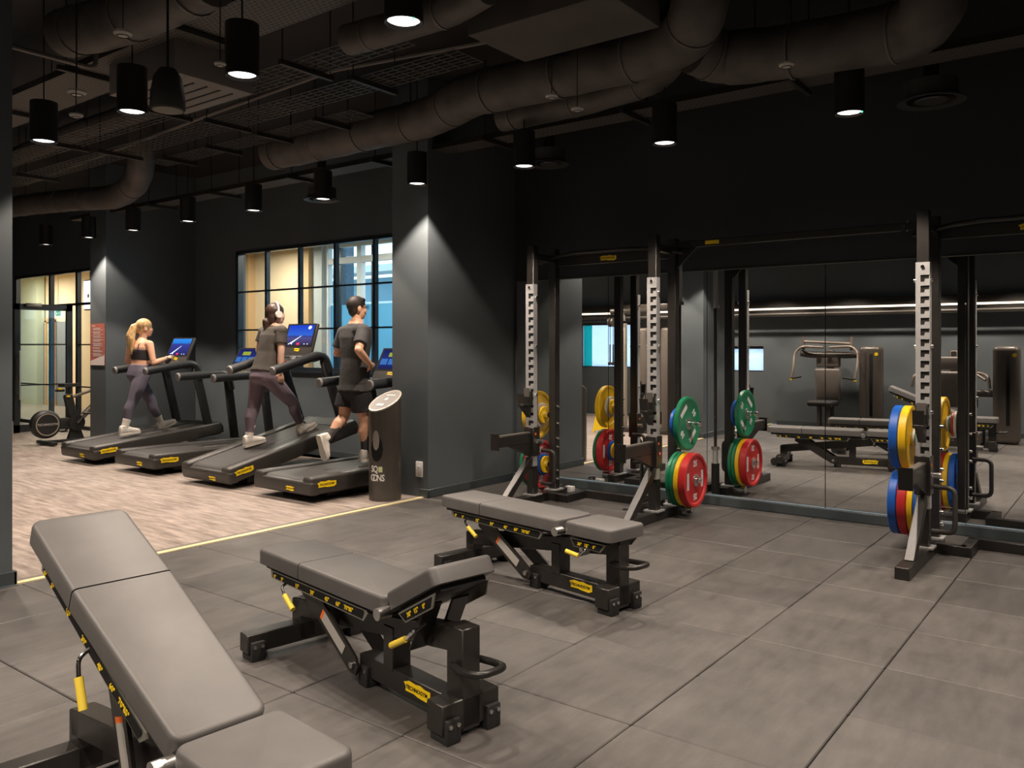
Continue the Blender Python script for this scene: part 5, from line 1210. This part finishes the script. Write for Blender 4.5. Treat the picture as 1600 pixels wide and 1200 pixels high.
        b = B(); shoe_sole(b, Q[an] - Vector(ups) * .01, td, ups); b.xf(Matrix.Translation(-org)).build('shoe_sole', mat('sole_white', S(220, 212, 200), .6), so)
    return t, Q, P, hrot, org
# --- blonde woman, left
wear = dict(skin=skin_m, girl=True, legs='leggings', legm=legging_grey_m, top='crop', topm=top_m, sockm=sock_white_m, shoem=shoe_m, face=(.35, 1, -.0), reach='shr', curl=.35, sock=.10,
            toe_r=(0, 1, .08), up_r=(0, -.08, 1), toe_l=(0, 1, .50), up_l=(0, -.50, 1))
J = dict(head=(227, 513, 0), neck=(222, 531, 0), hip=(217, 584, 0), shr=(234, 538, .17), shl=(205, 539, -.17), elr=(240, 567, .24), wrr=(260, 560, .20), har=(272, 553, .17), ell=(199, 565, -.25), wrl=(226, 566, -.18), hal=(238, 563, -.12),
         knr=(207, 628, .09), anr=(195, 667, .09), knl=(236, 626, -.09), anl=(251, 660, -.09))
t, Q, P, hr, org = person('blonde woman in black sports top and grey leggings walking on a treadmill', XT[0], J, wear, .28)
b = B(); c = Q['head']
b.ball(P(0, -.020, .034), .096, (.90, 1.06, 1.0), 3, hr); b.ball(P(0, -.055, -.01), .070, (1.0, .8, 1.1), 3, hr)
limb(b, [P(0, -.085, .040), P(0, -.140, .015), P(-.005, -.175, -.10), P(.0, -.165, -.24), P(.01, -.150, -.34)], [.035, .042, .055, .048, .022])
for s, o_ in ((-1, .0), (1, .02)): limb(b, [P(s * .02, -.13, .0), P(s * .045, -.165, -.14), P(s * .03, -.165, -.27), P(s * .045, -.14, -.36)], [.03, .032, .028, .010])
hb = B(); 
remesh(b, 'hair', hair_blond_m, t, org, .0075, 2, .4)
B().ball(P(.088, .0, -.02) - org, .010, sub=2).build('earbud', white_m, t)
B().lathe([(.026, -.012), (.030, -.012), (.030, .012), (.026, .012)], 18, Matrix.Translation(Q['wrr'] - org) @ (Q['har'] - Q['wrr']).to_track_quat('Z', 'Y').to_matrix().to_4x4(), closed=True).build('wrist_watch', mat('watch_grey', (.25, .27, .29), .4), t)
# --- woman with headphones
wear = dict(skin=skin2_m, girl=True, legs='leggings', legm=legging_mauve_m, top='tee', topm=tee_dark_m, hem=.05, sleeve=.58, sockm=sock_white_m, shoem=shoe_m, face=(.35, 1, 0), curl=.35, sock=.13,
            toe_r=(0, 1, .60), up_r=(0, -.60, 1), toe_l=(0, 1, .16), up_l=(0, -.16, 1))
J = dict(head=(432, 491, 0), neck=(430, 509, 0), hip=(413, 586, 0), shr=(440, 517, .17), shl=(412, 519, -.17), elr=(439, 552, .20), wrr=(438, 583, .20), har=(440, 601, .19), ell=(404, 547, -.21), wrl=(420, 560, -.16), hal=(432, 560, -.12),
         knr=(459, 631, .09), anr=(470, 666, .09), knl=(396, 640, -.09), anl=(389, 682, -.09))
t, Q, P, hr, org = person('woman with white headphones, dark tee and mauve leggings walking on a treadmill', XT[2], J, wear, .28)
b = B(); b.ball(P(0, -.022, .032), .097, (.90, 1.06, 1.0), 3, hr); b.ball(P(0, -.055, -.03), .075, (1.05, .8, 1.15), 3, hr)
limb(b, [P(0, -.075, -.06), P(0, -.115, -.085), P(-.005, -.11, -.15), P(0, -.10, -.20)], [.035, .042, .035, .014])
remesh(b, 'hair', hair_dark_m, t, org, .0075, 2, .4)
hp_ = B(); hp_.tube([P(.100 * math.cos(a), -.005, .020 + .112 * math.sin(a)) - org for a in [PI * k / 14 for k in range(15)]], .011, 10)
hp = hp_.build('headphones', mat('headphone_white', S(232, 224, 216), .45), t)
for s in (-1, 1): B().tube([P(s * .080, -.002, -.005) - org, P(s * .112, -.002, -.005) - org], [.040, .036], 18).build('ear_cup', mat('headphone_white', S(232, 224, 216), .45), hp)
# --- man
wear = dict(skin=skin_m, girl=False, legs='shorts', legm=shorts_m, top='tee', topm=tee_black_m, hem=-.06, sleeve=.72, sockm=sock_dark_m, shoem=shoe_m, face=(.42, 1, 0), curl=.85, sock=.16, hh=.23,
            toe_r=(0, 1, 0), up_r=(0, 0, 1), toe_l=(.05, .30, -1), up_l=(0, 1, .28))
J = dict(head=(559, 482, 0), neck=(556, 503, 0), hip=(554, 605, 0), shr=(568, 517, .19), shl=(537, 520, -.19), elr=(560, 547, .27), wrr=(578, 569, .22), har=(586, 577, .18), ell=(526, 552, -.27), wrl=(560, 550, -.20), hal=(574, 543, -.14),
         knr=(569, 660, .09), anr=(571, 705, .09), knl=(537, 652, -.09), anl=(512, 686, -.09))
t, Q, P, hr, org = person('man in black tee and black shorts running on a treadmill', XT[3], J, wear, .24)
b = B(); b.ball(P(0, -.020, .036), .094, (.88, 1.05, 1.0), 3, hr); b.ball(P(0, -.050, -.01), .066, (1.10, .72, 1.15), 3, hr); b.ball(P(0, .035, .085), .05, (1.2, .9, .55), 2, hr)
remesh(b, 'hair', hair_black_m, t, org, .0075, 1, .4)
gl = B()
for s in (-1, 1):
    gl.tube([P(s * .034 + .025 * math.cos(a), .096, .012 + .020 * math.sin(a)) - org for a in [2 * PI * k / 14 for k in range(14)]], .0025, 6, closed=True)
    gl.tube([P(s * .060, .094, .016) - org, P(s * .078, .0, .012) - org], .0025, 6)
gl.tube([P(-.01, .098, .016) - org, P(.01, .098, .016) - org], .0025, 6)
gl.build('glasses', ink_m, t)
